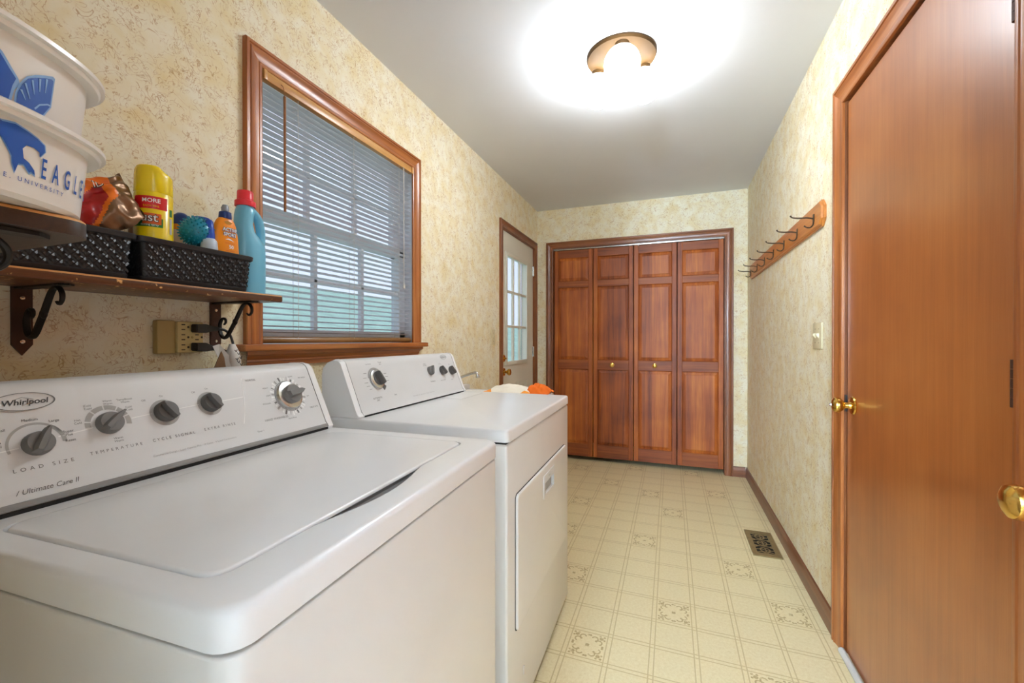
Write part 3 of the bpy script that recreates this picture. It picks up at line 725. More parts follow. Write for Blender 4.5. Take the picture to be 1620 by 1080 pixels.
def fmat(s, t):   # matrix placing local (right, up, out) on the console face
    m = Matrix.Identity(4); c = FW(s, t)
    for i, ax in enumerate((Vector((0, 1, 0)), FU, FN)):
        for j in range(3): m[j][i] = ax[j]
    for j in range(3): m[j][3] = c[j]
    return m
def pointer_knob(root, s, t, r, ang, h=.022, fm=fmat, m1=None, bar=1.35):
    bm = NB(); lathe(bm, [(r, 0), (r, .003), (r*.93, .010), (r*.86, .0125), (.0005, .0130)], 26, cap=False)
    mtx = fm(s, t) @ Matrix.Rotation(R(ang), 4, 'Z')
    bmesh.ops.transform(bm, matrix=mtx, verts=bm.verts[:]); k = fin('knob', bm, m1 or M['knob'], root)
    bm = NB(); L_ = r * bar
    poly = [(-r*.95, -.005), (-r*.6, -.0065), (r*.5, -.006), (L_, -.0015), (L_, .0015), (r*.5, .006), (-r*.6, .0065), (-r*.95, .005)]
    loft(bm, [[(x, y, .004) for x, y in poly], [(x*.98, y*.95, h*.8) for x, y in poly], [(x*.9, y*.55, h) for x, y in poly]])
    bmesh.ops.transform(bm, matrix=mtx, verts=bm.verts[:]); fin('grip', bm, m1 or M['knob'], k)
    return k
def arc_band(root, s, t, r0, r1, a0, a1, m, name='dial_print', fw=FW, d=.0004, n=24):
    bm = NB(); A = []; B2 = []
    for k in range(n + 1):
        a = R(a0 + (a1 - a0) * k / n); A.append(bm.verts.new(fw(s + r0*math.cos(a), t + r0*math.sin(a), d))); B2.append(bm.verts.new(fw(s + r1*math.cos(a), t + r1*math.sin(a), d)))
    for k in range(n): bm.faces.new((A[k], A[k+1], B2[k+1], B2[k]))
    return fin(name, bm, m, root, smooth=False, recalc=False)
def strip(root, pts, wd, m, name='printed_line', fw=FW, d=.0004):
    bm = NB(); A = []; B2 = []
    for i, p in enumerate(pts):
        q = pts[min(i+1, len(pts)-1)]; o_ = pts[max(i-1, 0)]; dx, dy = q[0]-o_[0], q[1]-o_[1]; l = math.hypot(dx, dy); nx, ny = -dy/l*wd/2, dx/l*wd/2
        A.append(bm.verts.new(fw(p[0]+nx, p[1]+ny, d))); B2.append(bm.verts.new(fw(p[0]-nx, p[1]-ny, d)))
    for k in range(len(pts)-1): bm.faces.new((A[k], A[k+1], B2[k+1], B2[k]))
    return fin(name, bm, m, root, smooth=False, recalc=False)
def ftext(root, txt, s, t, size, m, fw=FW, d=.0005, **kw):
    return lettering(txt, size, lambda u, v: fw(s + u, t + v, d), m, root, **kw)
# load size, temperature, cycle signal, extra rinse, cycle dial
pointer_knob(WA, -.247, .0755, .0185, 62); pointer_knob(WA, -.153, .0905, .0195, 40, m1=M['knob'])
for (s, t) in ((-.0605, .0960), (.0305, .1010)):
    arc_band(WA, s - .001, t - .001, 0, .0265, 0, 360, M['pale_grey'], 'knob_well', n=32)
    pointer_knob(WA, s, t, .0205, 120, m1=M['knobd'], bar=1.0)
bm = NB(); lathe(bm, [(.0385, 0), (.0395, .002), (.0385, .005), (.036, .009), (.030, .0105), (.0005, .0108)], 40, cap=False); bmesh.ops.transform(bm, matrix=fmat(.2355, .090), verts=bm.verts[:]); fin('dial_ring', bm, M['silver'], WA)
arc_band(WA, .2355, .090, .040, .0412, 0, 360, M['ink'], 'dial_print', n=48)
bm = NB(); lathe(bm, [(.0245, .009), (.025, .020), (.0225, .0235), (.0005, .0240)], 30, cap=False); bmesh.ops.transform(bm, matrix=fmat(.2355, .090), verts=bm.verts[:]); dk = fin('knob', bm, M['knob'], WA)
bm = NB(); loft(bm, [[(x, y, .02) for x, y in ((-.022, -.010), (.02, -.008), (.029, 0), (.02, .008), (-.022, .010))], [(x*.95, y*.7, .034) for x, y in ((-.022, -.010), (.02, -.008), (.029, 0), (.02, .008), (-.022, .010))]])
bmesh.ops.transform(bm, matrix=fmat(.2355, .090) @ Matrix.Rotation(R(8), 4, 'Z'), verts=bm.verts[:]); fin('grip', bm, M['knob'], dk)
random.seed(3)
for k in range(40):
    a = k * 9 + 4; rr = .050 + .002 * (k % 3)
    arc_band(WA, .2355, .090, .0425, rr, a, a + (5.5 if k % 4 else 2), [M['inkw'], M['pale_grey'], M['inkw'], M['ink']][(k * 7 + k // 5) % 4], 'dial_print', n=3)
arc_band(WA, -.247, .0755, .0310, .0345, 25, 195, M['pale_grey']); arc_band(WA, -.247, .0755, .0290, .0345, -5, 50, M['pale_grey'])
for (a, b) in ((-12, 18), (22, 55), (59, 92), (96, 128), (132, 164), (168, 184)): arc_band(WA, -.153, .0905, .0255, .0335, a, b, M['pale_grey'])
strip(WA, [(-.334, .068), (-.268, .0735)], .0016, M['inkw']); strip(WA, [(-.222, .0815), (-.176, .087)], .0016, M['inkw'])
strip(WA, [(-.118, .0935), (-.084, .0965)], .0016, M['inkw']); strip(WA, [(-.034, .0985), (.006, .101)], .0016, M['inkw']); strip(WA, [(.057, .1015), (.1115, .104)], .0016, M['inkw'])
strip(WA, [(.1205, .150), (.1185, .140), (.1150, .122), (.1115, .104), (.107, .085), (.101, .066), (.0905, .041)], .0022, M['inkw'])
ftext(WA, 'LOAD SIZE', -.2455, .0400, .0082, M['ink'], space=1.9); ftext(WA, 'TEMPERATURE', -.1515, .0432, .0074, M['ink'], space=1.75)
ftext(WA, 'CYCLE SIGNAL', -.0575, .0440, .0078, M['ink'], space=1.6); ftext(WA, 'EXTRA RINSE', .0355, .0452, .0078, M['ink'], space=1.6)
ftext(WA, '/ Ultimate Care II', -.2475, .0070, .0105, M['ink'], shear=.3, sx=.95)
for txt, s, t in (('Medium', -.249, .1150), ('Small', -.283, .1040), ('Large', -.222, .1090), ('Super\nPlus', -.2085, .0850), ('Reset', -.2085, .0725), ('Extra\nSmall', -.2905, .0830)): ftext(WA, txt, s, t, .0058, M['inkd'])
for txt, s, t in (('Hot\nCold', -.194, .1010), ('Cold\nCold', -.176, .1240), ('Warm\nWarm', -.147, .1290), ('Cold\nCold', -.118, .1130), ('TempBoost\nWarm', -.121, .1285), ('Warm\nWarm', -.146, .0590), ('Off', -.092, .1240), ('On', -.060, .1290), ('Off', .002, .1290), ('On', .031, .1340)): ftext(WA, txt, s, t, .0052, M['ink'])
for txt, s, t, z in (('NORMAL', .142, .1430, .0068), ('HAND WASHABLES', .1790, .0370, .0078), ('SOAK', .262, .1420, .0056), ('Perm Press', .225, .0300, .0056), ('DELICATE', .306, .0480, .0065), ('HEAVY', .175, .118, .0052), ('LIGHT', .177, .098, .0052), ('REGULAR', .165, .078, .0052), ('Spin', .298, .082, .0052), ('PRE WASH', .298, .136, .0052), ('Timer 1', .125, .0150, .0058)): ftext(WA, txt, s, t, z, M['ink'])
ftext(WA, 'Commercial Design - Super Capacity Plus - 10 Cycles - 4 Speed Combinations', -.02, .0150, .0052, M['pale_grey'])
# maker's badge
bm = NB(); lathe(bm, [(.0005, .002), (.030, .002), (.033, .0028), (.0345, .0016), (.0345, 0)], 40, cap=False); bmesh.ops.transform(bm, matrix=fmat(-.250, .1450) @ Matrix.Diagonal((1.03, .42, 1, 1)), verts=bm.verts[:]); fin('badge', bm, M['console'], WA)
arc_band(WA, 0, 0, .0325, .0345, 0, 360, M['ink'], 'badge_rim', fw=lambda u, v, d: FW(-.250 + u*1.03, .1450 + v*.42, .0031), n=48)
ftext(WA, 'Whirlpool', -.2500, .1440, .0125, M['inkd'], d=.0027, shear=.25, bold=.0002)
bm = NB(); tube(bm, [FW(-.262, .1485, .003), FW(-.252, .1520, .003), FW(-.240, .1475, .003), FW(-.243, .1420, .003), FW(-.254, .1385, .003)], .0004, 5); fin('badge_swirl', bm, M['silver'], WA)

# ================================================================== dryer
DA = empty('clothes_dryer', (-.755, 1.474, 0), R(.9)); tag(DA, 'white front loading clothes dryer with square door and three small knobs', 'clothes dryer')
dy0, dy1 = -.392, .394
bm = NB(); box(bm, -.325, .3275, dy0 + .001, dy1 - .001, .02, .8735, .008, 3); db = fin('cabinet', bm, M['whiteside'], DA)
bm = NB(); box(bm, -.318, .321, dy0 + .007, dy1 - .007, .868, .882); fin('seam', bm, M['gap'], DA, smooth=False)
bm = NB(); box(bm, -.315, .318, dy0 + .012, dy1 - .012, 0, .03); fin('plinth', bm, M['gap'], DA, smooth=False)
fin('top_panel', slab_rounded(rrect(-.330, .3300, dy0, dy1, .014), .8795, .915, .008), M['white'], DA)
bm = NB(); box(bm, -.165, -.066, .118, .33, .9145, .9158, .0006, 1); fin('lint_lid', bm, M['white'], DA)
bm = NB()
for q in ((-.167, -.165, .116, .332), (-.066, -.064, .116, .332), (-.167, -.064, .116, .118), (-.167, -.064, .33, .332)): box(bm, q[0], q[1], q[2], q[3], .9142, .9153)
fin('lint_seam', bm, M['pale_grey'], DA, smooth=False)
# door: rounded square, with recessed handle pocket
dd0, dd1, dz0, dz1 = -.325, .318, .316, .712
def yz_slab(poly, x0, x1, e):
    b2 = slab_rounded([(p[1], p[0]) for p in poly], x0, x1, e)      # outline in (z,y), thickness along x
    for v in b2.verts: v.co = Vector((v.co.z, v.co.y, v.co.x))
    return b2
bm = yz_slab(rrect(dd0 - .003, dd1 + .003, dz0 - .003, dz1 + .003, .016), .3275, .3286, .0005); fin('door_seam', bm, M['gap'], DA)
dor = fin('door', yz_slab(rrect(dd0, dd1, dz0, dz1, .014), .328, .3365, .004), M['whiteside'], DA)
hy0, hy1, hz0, hz1 = -.052, .098, .604, .686
bm = NB(); box(bm, .3205, .36, hy0 + .016, hy1 - .008, hz0 + .012, hz1 - .030); ct = fin('cut', bm, None); ct.parent = DA; bpy.context.view_layer.update(); boolean(dor, [ct])
bm = NB()
for q in ((hy0, hy0+.016, hz0, hz1), (hy1-.008, hy1, hz0, hz1), (hy0+.016, hy1-.008, hz0, hz0+.012), (hy0+.016, hy1-.008, hz1-.030, hz1)): box(bm, .336, .3395, *q, .001, 1)
hd = fin('handle_frame', bm, M['console'], dor)
bm = NB(); v4 = [(.3289, hy0+.016, hz0+.012), (.3289, hy1-.008, hz0+.012), (.3289, hy1-.008, hz1-.03), (.3289, hy0+.016, hz1-.03)]; bm.faces.new([bm.verts.new(p) for p in v4]); fin('handle_pocket', bm, M['pale_grey'], dor, smooth=False)  # grey tone paints the shade inside the handle recess
lettering('PULL', .010, lambda u, v: (.3398, (hy0+hy1)/2 + u, hz1 - .016 + v), M['ink'], dor, space=1.2)
bm = NB(); box(bm, .327, .331, -.252, -.245, .135, .163, .001, 1); fin('hinge_cover', bm, M['tubwhite'], DA)
# dryer console
GB, GU, GN = Vector((-.180, 0, .932)), Vector((-.3714, 0, .9285)), Vector((.9285, 0, .3714))
def GW(s, t, d=0.0): return GB + Vector((0, s, 0)) + GU*t + GN*d
def gmat(s, t):
    m = Matrix.Identity(4); c = GW(s, t)
    for i, ax in enumerate((Vector((0, 1, 0)), GU, GN)):
        for j in range(3): m[j][i] = ax[j]
    for j in range(3): m[j][3] = c[j]
    return m
DP = [(-.173, .9155), (-.171, .921), (-.176, .928), (-.180, .932)] + [(-.180 - .3714*t, .932 + .9285*t) for t in (.05, .10, .15, .168)] + [(-.2475, 1.0935), (-.256, 1.0985), (-.27, 1.100), (-.30, 1.090), (-.318, 1.072), (-.322, 1.05), (-.322, .9155)]
console(DA, dy0 + .002, dy1 - .012, DP, M['console'], .024)
bm = NB(); box(bm, -.178, -.1705, dy0 + .03, dy1 - .04, .9152, .9205); fin('seam', bm, M['gap'], DA, smooth=False)
bm = NB(); lathe(bm, [(.034, 0), (.0355, .002), (.034, .007), (.028, .009), (.0005, .0095)], 36, cap=False); bmesh.ops.transform(bm, matrix=gmat(-.2425, .101), verts=bm.verts[:]); fin('dial_ring', bm, M['silver'], DA)
arc_band(DA, -.2425, .101, .0365, .043, 10, 170, M['pale_grey'], fw=GW); arc_band(DA, -.2425, .101, .0365, .0375, 0, 360, M['ink'], fw=GW, n=40); arc_band(DA, -.2425, .101, .037, .050, -62, -35, M['knobd'], fw=GW)
pointer_knob(DA, -.2425, .101, .0265, 110, h=.03, fm=gmat, m1=M['knobd'], bar=.98)
for (s, t, a) in ((.122, .1045, 60), (.222, .098, 120), (.306, .0925, 120)): pointer_knob(DA, s, t, .020, a, fm=gmat, m1=M['knob'] if a == 60 else M['knobd'], bar=1.12)
for a in (150, 170, 190, 205, 220, 20, 5, -12): strip(DA, [(-.2425 + .050*math.cos(R(a)), .101 + .050*math.sin(R(a))), (-.2425 + .068*math.cos(R(a)), .101 + .050*math.sin(R(a)))], .0012, M['ink'], fw=GW)
for txt, s, t, z in (('AUTOMATIC\nDRY', -.268, .030, .0085), ('Start', -.165, .034, .008), ('Timed\nDry', -.198, .158, .007), ('Cool Down', -.262, .158, .006), ('TEMPERATURE', .118, .057, .006), ('END OF CYCLE', .206, .055, .006), ('START', .288, .051, .006), ('Medium\nLow  High', .096, .135, .006), ('Off  On', .222, .132, .006), ('Push', .306, .125, .006)): ftext(DA, txt, s, t, z, M['ink'], fw=GW)
ftext(DA, 'Commercial Design - Super Capacity - 5 Cycles - 3 Temperatures', .02, .014, .006, M['pale_grey'], fw=GW)
bm = NB(); lathe(bm, [(.0005, .0014), (.026, .0014), (.027, 0)], 32, cap=False); bmesh.ops.transform(bm, matrix=gmat(.275, .163) @ Matrix.Diagonal((1.0, .40, 1, 1)), verts=bm.verts[:]); fin('badge', bm, M['console'], DA)
arc_band(DA, 0, 0, .025, .027, 0, 360, M['ink'], 'badge_rim', fw=lambda u, v, d: GW(.275 + u, .163 + v*.4, .0018), n=40)
ftext(DA, 'Whirlpool', .275, .1625, .0095, M['inkd'], fw=GW, d=.0018, shear=.25)

# ================================================================== laundry tub with faucet and towel
TB = empty('laundry_tub', (-.905, 2.115, 0)); tag(TB, 'white plastic laundry tub standing beyond the dryer', 'laundry tub')
tw, td = .287, .222
def rr3(hx, hy, z, r=.05, n=5): return [(x, y, z) for x, y in rrect(-hx, hx, -hy, hy, min(r, hx*.9, hy*.9), n)]
bm = NB(); loft(bm, [rr3(tw-.07, td-.07, .55), rr3(tw-.03, td-.03, .83), rr3(tw-.02, td-.02, .842), rr3(tw, td, .842, .03), rr3(tw, td, .863, .03), rr3(tw-.006, td-.006, .867, .03), rr3(tw-.045, td-.045, .867), rr3(tw-.055, td-.055, .855), rr3(tw-.09, td-.09, .57)]); fin('basin', bm, M['tubwhite'], TB)
bm = NB(); box(bm, -tw, -tw+.045, -td, td, .865, .895, .008); fin('back_ledge', bm, M['tubwhite'], TB)
for sx in (-1, 1):
    for sy in (-1, 1):
        bm = NB(); tube(bm, [(sx*(tw-.05), sy*(td-.05), 0), (sx*(tw-.085), sy*(td-.085), .60)], .016, 10); fin('leg', bm, M['tubwhite'], TB)
FC = empty('faucet', (-1.168, 2.12, .8955)); tag(FC, 'chrome faucet spout over the laundry tub', 'faucet')
bm = NB(); lathe(bm, [(.022, 0), (.022, .012), (.014, .016), (.013, .03), (.0005, .032)], 16); fin('base', bm, M['chrome'], FC)
bm = NB(); tube(bm, spline([(0, 0, .028), (.03, 0, .044), (.09, 0, .068), (.145, 0, .086), (.165, 0, .085), (.172, 0, .072)], 5), .0075, 10); fin('spout', bm, M['chrome'], FC)
bm = NB(); lathe(bm, [(.0095, 0), (.0105, -.002), (.0105, -.012), (.009, -.014), (.0005, -.014)], 14, (.1725, 0, .073)); fin('aerator', bm, M['chrome'], FC)
for sy in (-1, 1):
    bm = NB(); lathe(bm, [(.012, 0), (.010, .014), (.016, .020), (.015, .028), (.0005, .03)], 12, (0, sy*.05, 0)); fin('handle', bm, M['chrome'], FC)
def cloth(name, c, hx, hy, hz, m, seed, parent=None):
    bm = NB(); n = 26; vv = []
    for i in range(n + 1):
        row = []
        for j in range(n + 1):
            u, v = i/n*2-1, j/n*2-1; e = max(0, 1 - (abs(u)**3.2)) * max(0, 1 - (abs(v)**3.2))
            z = hz * e * (.55 + .9 * (noise.noise(Vector((u*1.9+seed, v*2.3, seed))) * .5 + .35)) + .006 * noise.noise(Vector((u*7, v*7, seed)))
            row.append(bm.verts.new((c[0] + u*hx*(1+.06*noise.noise(Vector((v*3, seed, 0)))), c[1] + v*hy, c[2] + max(z, .002) + .012*max(0, noise.noise(Vector((u*3.3, v*4.1, seed+4)))))))
        vv.append(row)
    for i in range(n):
        for j in range(n): bm.faces.new((vv[i][j], vv[i+1][j], vv[i+1][j+1], vv[i][j+1]))
    return fin(name, bm, m, parent, ang=180)
TW = empty('beach_towel', (-.80, 2.20, .868)); tag(TW, 'crumpled white towel with yellow and orange print on the tub', 'towel')
cloth('printed_side', (-.03, 0, .0), .15, .12, .040, M['towel'], 2.3, TW); cloth('orange_fold', (.120, .035, 0), .062, .10, .052, M['towelo'], 9.4, TW)

# ================================================================== wall shelves with iron brackets
SZ0, SZ1 = 1.272, 1.291
def scroll_bracket(root, M4):
    """bracket in (out, side, up) coordinates, out = away from the wall"""
    bm = NB(); prism(bm, [(-.0155, 0), (.0155, 0), (.0155, -.118), (.010, -.126), (.0, -.140), (-.010, -.126), (-.0155, -.118)], lambda u, v, t: M4 @ Vector((t, u, v)), .0005, .005)
    b = fin('bracket', bm, M['ironb'], root, ang=25)
    bm = NB(); prism(bm, [(.004, -.012), (.165, -.012), (.175, 0), (.165, .012), (.004, .012)], lambda u, v, t: M4 @ Vector((u, v, t)), -.004, -.0003); fin('top_bar', bm, M['iron'], b, ang=25)
    pts = [(.040, -.064), (.046, -.058), (.045, -.050), (.037, -.046), (.028, -.051), (.022, -.064), (.022, -.080), (.028, -.095), (.040, -.103), (.054, -.096), (.070, -.076), (.085, -.056), (.098, -.036), (.112, -.016), (.124, -.007), (.139, -.007), (.150, -.018), (.150, -.031), (.141, -.039), (.132, -.034)]
    P = spline([(x, 0, z) for x, z in pts], 4); n = len(P)
    rs = [.0022 + .0022 * math.sin(math.pi * min(1, max(0, i / (n - 1)))) for i in range(n)]
    bm = NB(); tube(bm, [M4 @ p for p in P], rs, 8, flat=1.5, up=M4.to_3x3() @ Vector((0, 0, 1))); fin('scroll', bm, M['iron'], b)
    bm = NB(); bmesh.ops.create_uvsphere(bm, u_segments=10, v_segments=8, radius=.0075); bmesh.ops.transform(bm, matrix=M4 @ Matrix.Translation((.0845, 0, -.0565)) @ Matrix.Diagonal((1, .8, 1.3, 1)), verts=bm.verts[:]); fin('collar', bm, M['iron'], b)
    for zz in (-.022, -.112):
        bm = NB(); lathe(bm, [(.0045, 0), (.004, .0015), (.0005, .002)], 10, axis='X', cap=False); bmesh.ops.transform(bm, matrix=M4 @ Matrix.Translation((.005, 0, zz)), verts=bm.verts[:]); fin('screw', bm, M['steel'], b)
def worn_edges(o):
    o.data.materials.append(M['wornedge'])
    for p in o.data.polygons:
        n = sorted(abs(c) for c in p.normal)
        if n[2] < .985 and n[1] > .15 and p.normal.z > .25: p.material_index = 1
def xyz(o, ax, ay):
    m = Matrix.Identity(4)
    for j in range(3): m[j][0] = ax[j]; m[j][1] = ay[j]; m[j][3] = o[j]
    return m
S1 = empty('wall_shelf', (XL, .6, SZ0)); tag(S1, 'worn brown wooden shelf carrying the black baskets', 'shelf', 'wooden shelves on scroll brackets')
bm = NB(); box(bm, 0, .2, -.325, .316, 0, SZ1 - SZ0, .004, 2); worn_edges(fin('board', bm, M['shelf'], S1))
for yy in (.462, .857): scroll_bracket(S1, Matrix.Translation((0, yy - .6, 0)))
S2 = empty('wall_shelf', (-.9, YN, SZ0)); tag(S2, 'dark wooden shelf carrying the white printed tubs', 'shelf', 'wooden shelves on scroll brackets')
pl = [(-.335, .002), (.323, .002)] + [(.323 - .026 + .026*math.cos(R(a)), .246 - .026 + .026*math.sin(R(a))) for a in range(0, 91, 15)] + [(-.335, .246)]
bm = slab_rounded(pl, 0, SZ1 - SZ0, .004, 3); worn_edges(fin('board', bm, M['shelf_x'], S2))
for xx in (-.17, .298): scroll_bracket(S2, xyz((xx, 0, 0), (0, 1, 0), (-1, 0, 0)) @ Matrix.Diagonal((1.25, 1, 1.1, 1)))

# ================================================================== printed tubs (nested pair)
TC, TROT = Vector((-.643, .174)), R(27)
def trad(phi, a):
    c, s = math.cos(phi - TROT), math.sin(phi - TROT); return a * (abs(c)**2.5 + abs(s)**2.5) ** (-1/2.5)
def tub(label, z0, z1, a0, a1, zr):
    root = empty('plastic_tub', (TC.x, TC.y, z0)); tag(root, label, 'tub', 'white printed plastic tubs')
    def rg(a, z): return [(trad(2*math.pi*k/72, a)*math.cos(2*math.pi*k/72), trad(2*math.pi*k/72, a)*math.sin(2*math.pi*k/72), z - z0) for k in range(72)]
    bm = NB(); loft(bm, [rg(a0*.6, z0), rg(a0 - .004, z0), rg(a0, z0 + .004), rg(a1, z1), rg(a1 - .002, z1), rg(a0 - .003, z0 + .006), rg(a0*.6, z0 + .005)]); fin('body', bm, M['tubwhite'], root)
    bm = NB(); loft(bm, [rg(a1 - .0015, zr - .004), rg(a1 + .008, zr - .004), rg(a1 + .0095, zr - .002), rg(a1 + .0095, zr), rg(a1 + .013, zr + .001), rg(a1 + .013, zr + .005), rg(a1 + .009, zr + .0075), rg(a1 - .0015, zr + .0075), rg(a1 - .0015, zr - .004)], cap=False); fin('rim', bm, M['tubwhite'], root)
    def surf(phi, z, d=.0005):
        phi += 6.5; a = a0 + (a1 - a0) * (z - z0) / (z1 - z0); r_ = trad(R(phi), a) + d; return (r_*math.cos(R(phi)), r_*math.sin(R(phi)), z - z0)
    return root, surf
def subdiv_poly(poly, n=6):
    out = []
    for i, p in enumerate(poly):
        q = poly[(i+1) % len(poly)]
        for k in range(n): out.append((p[0] + (q[0]-p[0])*k/n, p[1] + (q[1]-p[1])*k/n))
    return out
def tub_print(root, surf, poly, m, name, d=.0005):
    bm = NB(); vs_ = [bm.verts.new((u, v, 0)) for u, v in subdiv_poly(poly, 3)]; bm.faces.new(vs_)
    bmesh.ops.triangulate(bm, faces=bm.faces[:]); bmesh.ops.subdivide_edges(bm, edges=bm.edges[:], cuts=2, use_grid_fill=True)
    for v in bm.verts: v.co = Vector(surf(v.co.x, v.co.y, d))
    return fin(name, bm, m, root, smooth=False, recalc=False)
t1, sf1 = tub('lower white plastic tub with blue bird emblem, standing on the dark shelf', SZ1 + .0005, 1.366, .0955, .102, 1.362)
head = [(-14, 1.362), (1.7, 1.3525), (6.8, 1.3545), (12.7, 1.3522), (17, 1.350), (20.9, 1.3465), (21.5, 1.341), (19.0, 1.3345), (18.6, 1.3385), (15.5, 1.3405), (12.0, 1.3400), (10.4, 1.3358), (11.2, 1.3280), (14.0, 1.3255), (16.8, 1.3205), (17.2, 1.3165), (15.2, 1.3185), (14.2, 1.3168), (11.5, 1.3225), (9.0, 1.3215), (7.8, 1.3135), (6.4, 1.3205), (6.0, 1.3265), (2.0, 1.3385), (-4, 1.346), (-14, 1.350)]
cen = (10, 1.336)
tub_print(t1, sf1, [(p[0] + (p[0]-cen[0])*.07, p[1] + (p[1]-cen[1])*.09) for p in head], M['bluel'], 'emblem_outline', .0004)
tub_print(t1, sf1, head, M['blue'], 'emblem', .0008)
lettering('EAGLES', .0265, lambda u, v: sf1(20.3 + u / .098 * 57.3 * .72, 1.3245 + v - u*.03, .0007), M['blue'], t1, align='LEFT', space=2.1, sx=.56, bold=.0003)
lettering('E. UNIVERSITY', .0056, lambda u, v: sf1(3.0 + u / .098 * 57.3 * .98, 1.3085 + v, .0007), M['blue'], t1, align='LEFT', space=1.6, sx=1.0)
t2, sf2 = tub('upper white plastic tub with blue wing emblem, nested in the lower tub', 1.301, 1.440, .0895, .1015, 1.436)
tub_print(t2, sf2, [(-22, 1.428), (-10, 1.428), (0, 1.4165), (2.4, 1.4135), (6.5, 1.404), (9.6, 1.3975), (10.4, 1.3925), (8, 1.386), (7.0, 1.374), (-22, 1.37)], M['bluel'], 'emblem_outline', .0004)
tub_print(t2, sf2, [(-22, 1.425), (-10, 1.425), (1.2, 1.4120), (5.5, 1.402), (8.4, 1.3965), (7.0, 1.389), (5.6, 1.374), (-22, 1.37)], M['blue'], 'emblem', .0008)
fan = [(8.0, 1.374), (8.4, 1.385), (10.2, 1.3950), (13, 1.4035), (17, 1.4090), (22, 1.4140), (26.4, 1.4175), (27.6, 1.4165), (27.0, 1.388), (22.2, 1.3725), (15, 1.372)]
tub_print(t2, sf2, fan, M['bluel'], 'wing_outline', .0009)
fc = (18, 1.389)
tub_print(t2, sf2, [(fc[0] + (p[0]-fc[0])*.90, fc[1] + (p[1]-fc[1])*.88) for p in fan], M['blue'], 'wing', .0012)
for (x0, z0, x1, z1) in ((10.6, 1.389, 13.0, 1.382), (12.3, 1.3965, 15.0, 1.385), (15.6, 1.4025, 17.0, 1.391), (19.3, 1.4075, 19.6, 1.396), (22.8, 1.411, 22.6, 1.398)):
    tub_print(t2, sf2, [(x0-.55, z0), (x0+.55, z0+.0006), (x1+.2, z1), (x1-.2, z1)], M['bluel'], 'feather_line', .0015)
tub_print(t2, sf2, [(17.5, 1.3790), (20, 1.3850), (24.5, 1.3895), (26.3, 1.3895), (26.3, 1.3880), (24.5, 1.3880), (20.4, 1.3838), (18.2, 1.3780)], M['bluel'], 'feather_line', .0015)

# ================================================================== woven baskets
def basket(label, yc, hy=.131):
    root = empty('woven_basket', (-1.147, yc, SZ1 + .0005)); tag(root, label, 'basket', 'black woven baskets on the shelf')
    hx, hz, tp = .086, .096, .011
    def rr4(dx, z, inset=0): return [(x, y, z) for x, y in rrect(-hx + dx + inset, hx - dx - inset, -hy + dx + inset, hy - dx - inset, .014, 4)]
    bm = NB(); loft(bm, [rr4(tp, 0), rr4(tp*.1, hz), rr4(tp*.1, hz, .002), rr4(tp, .003, .002)]); fin('liner', bm, M['black'], root)
    bm = NB(); loft(bm, [rr4(-.001, hz - .013), rr4(-.0035, hz - .011), rr4(-.0045, hz - .002), rr4(-.003, hz), rr4(.001, hz), rr4(.001, hz - .013)], cap=False)
    loft(bm, [rr4(tp - .002, .0), rr4(tp - .0035, .002), rr4(tp - .0045, .010), rr4(tp - .002, .012)], cap=False); fin('rim_bands', bm, M['basket'], root)
    bm = NB(); p = .0112
    for side in range(4):
        L_ = hy if side in (0, 2) else hx
        nu = int((2 * (L_ - .012)) / p); nv = int((hz - .025) / p)
        for i in range(nu):
            for j in range(nv + 1):
                u = -L_ + .014 + (i + .5) * p; z = .0155 + (j + .3) * p
                ins = tp * (1 - z / hz); sgn = 1 if (i + j) % 2 else -1
                off = (hx if side in (0, 2) else hy) - ins + .0006
                for (du, dz) in ((.0022, -.0022 * sgn), (-.0022, .0022 * sgn)):
                    c = [(-.0062, -.0062*sgn, -.0008), (.0062, .0062*sgn, -.0008)]
                    nx_, nz_ = .0014 * sgn, -.0014
                    pts = []
                    for k, (a, b, d) in enumerate(c):
                        for q in (-1, 1): pts.append((u + du + a + q*nx_*-1, z + dz + b + q*.0014, d))
                    mid = [(u + du - q*nx_, z + dz + q*.0014, .0022) for q in (-1, 1)]
                    ring3 = [pts[0:2], mid, pts[2:4]]; vs3 = []
                    for rw in ring3:
                        for (uu, zz, d) in rw:
                            w_ = off + d
                            co = {0: (w_, uu, zz), 1: (uu, w_, zz), 2: (-w_, uu, zz), 3: (uu, -w_, zz)}[side]; vs3.append(bm.verts.new(co))
                    bm.faces.new((vs3[0], vs3[1], vs3[3], vs3[2])); bm.faces.new((vs3[2], vs3[3], vs3[5], vs3[4]))
    o_ = fin('weave', bm, M['basket'], root, smooth=False); o_['kind'] = 'stuff'
    return root
basket('black woven basket holding the foil bag', .432); basket('black woven basket holding the spray can and ball', .700)

# ================================================================== things in the baskets
BZ = SZ1 + .0005 + .0035     # basket floor
def lathe_obj(name, prof, m, parent, n=24, c=(0, 0, 0)):
    bm = NB(); lathe(bm, prof, n, c); return fin(name, bm, m, parent)
sc = empty('spray_can', (-1.108, .622, BZ)); tag(sc, 'yellow spray can with red and green label', 'spray can')
lathe_obj('can_body', [(.033, 0), (.0355, .003), (.0355, .196), (.034, .199)], M['yellow'], sc, 32)
bm = NB(); rg = []
for k in range(33): pass
def capring(r_, z, cutz=0): return [(r_*math.cos(2*math.pi*i/32), r_*math.sin(2*math.pi*i/32), z - cutz*max(0, math.sin(2*math.pi*i/32) + .25)) for i in range(32)]
loft(bm, [capring(.0345, .199), capring(.0352, .202), capring(.0345, .238), capring(.0335, .250, .010), capring(.0300, .258, .022), capring(.015, .258, .024)]); fin('cap', bm, M['yellow'], sc, ang=50)
def can_map(ph, z0, r_=.0359): return lambda u, v: (r_*math.cos(ph + u/r_), r_*math.sin(ph + u/r_), z0 + v)
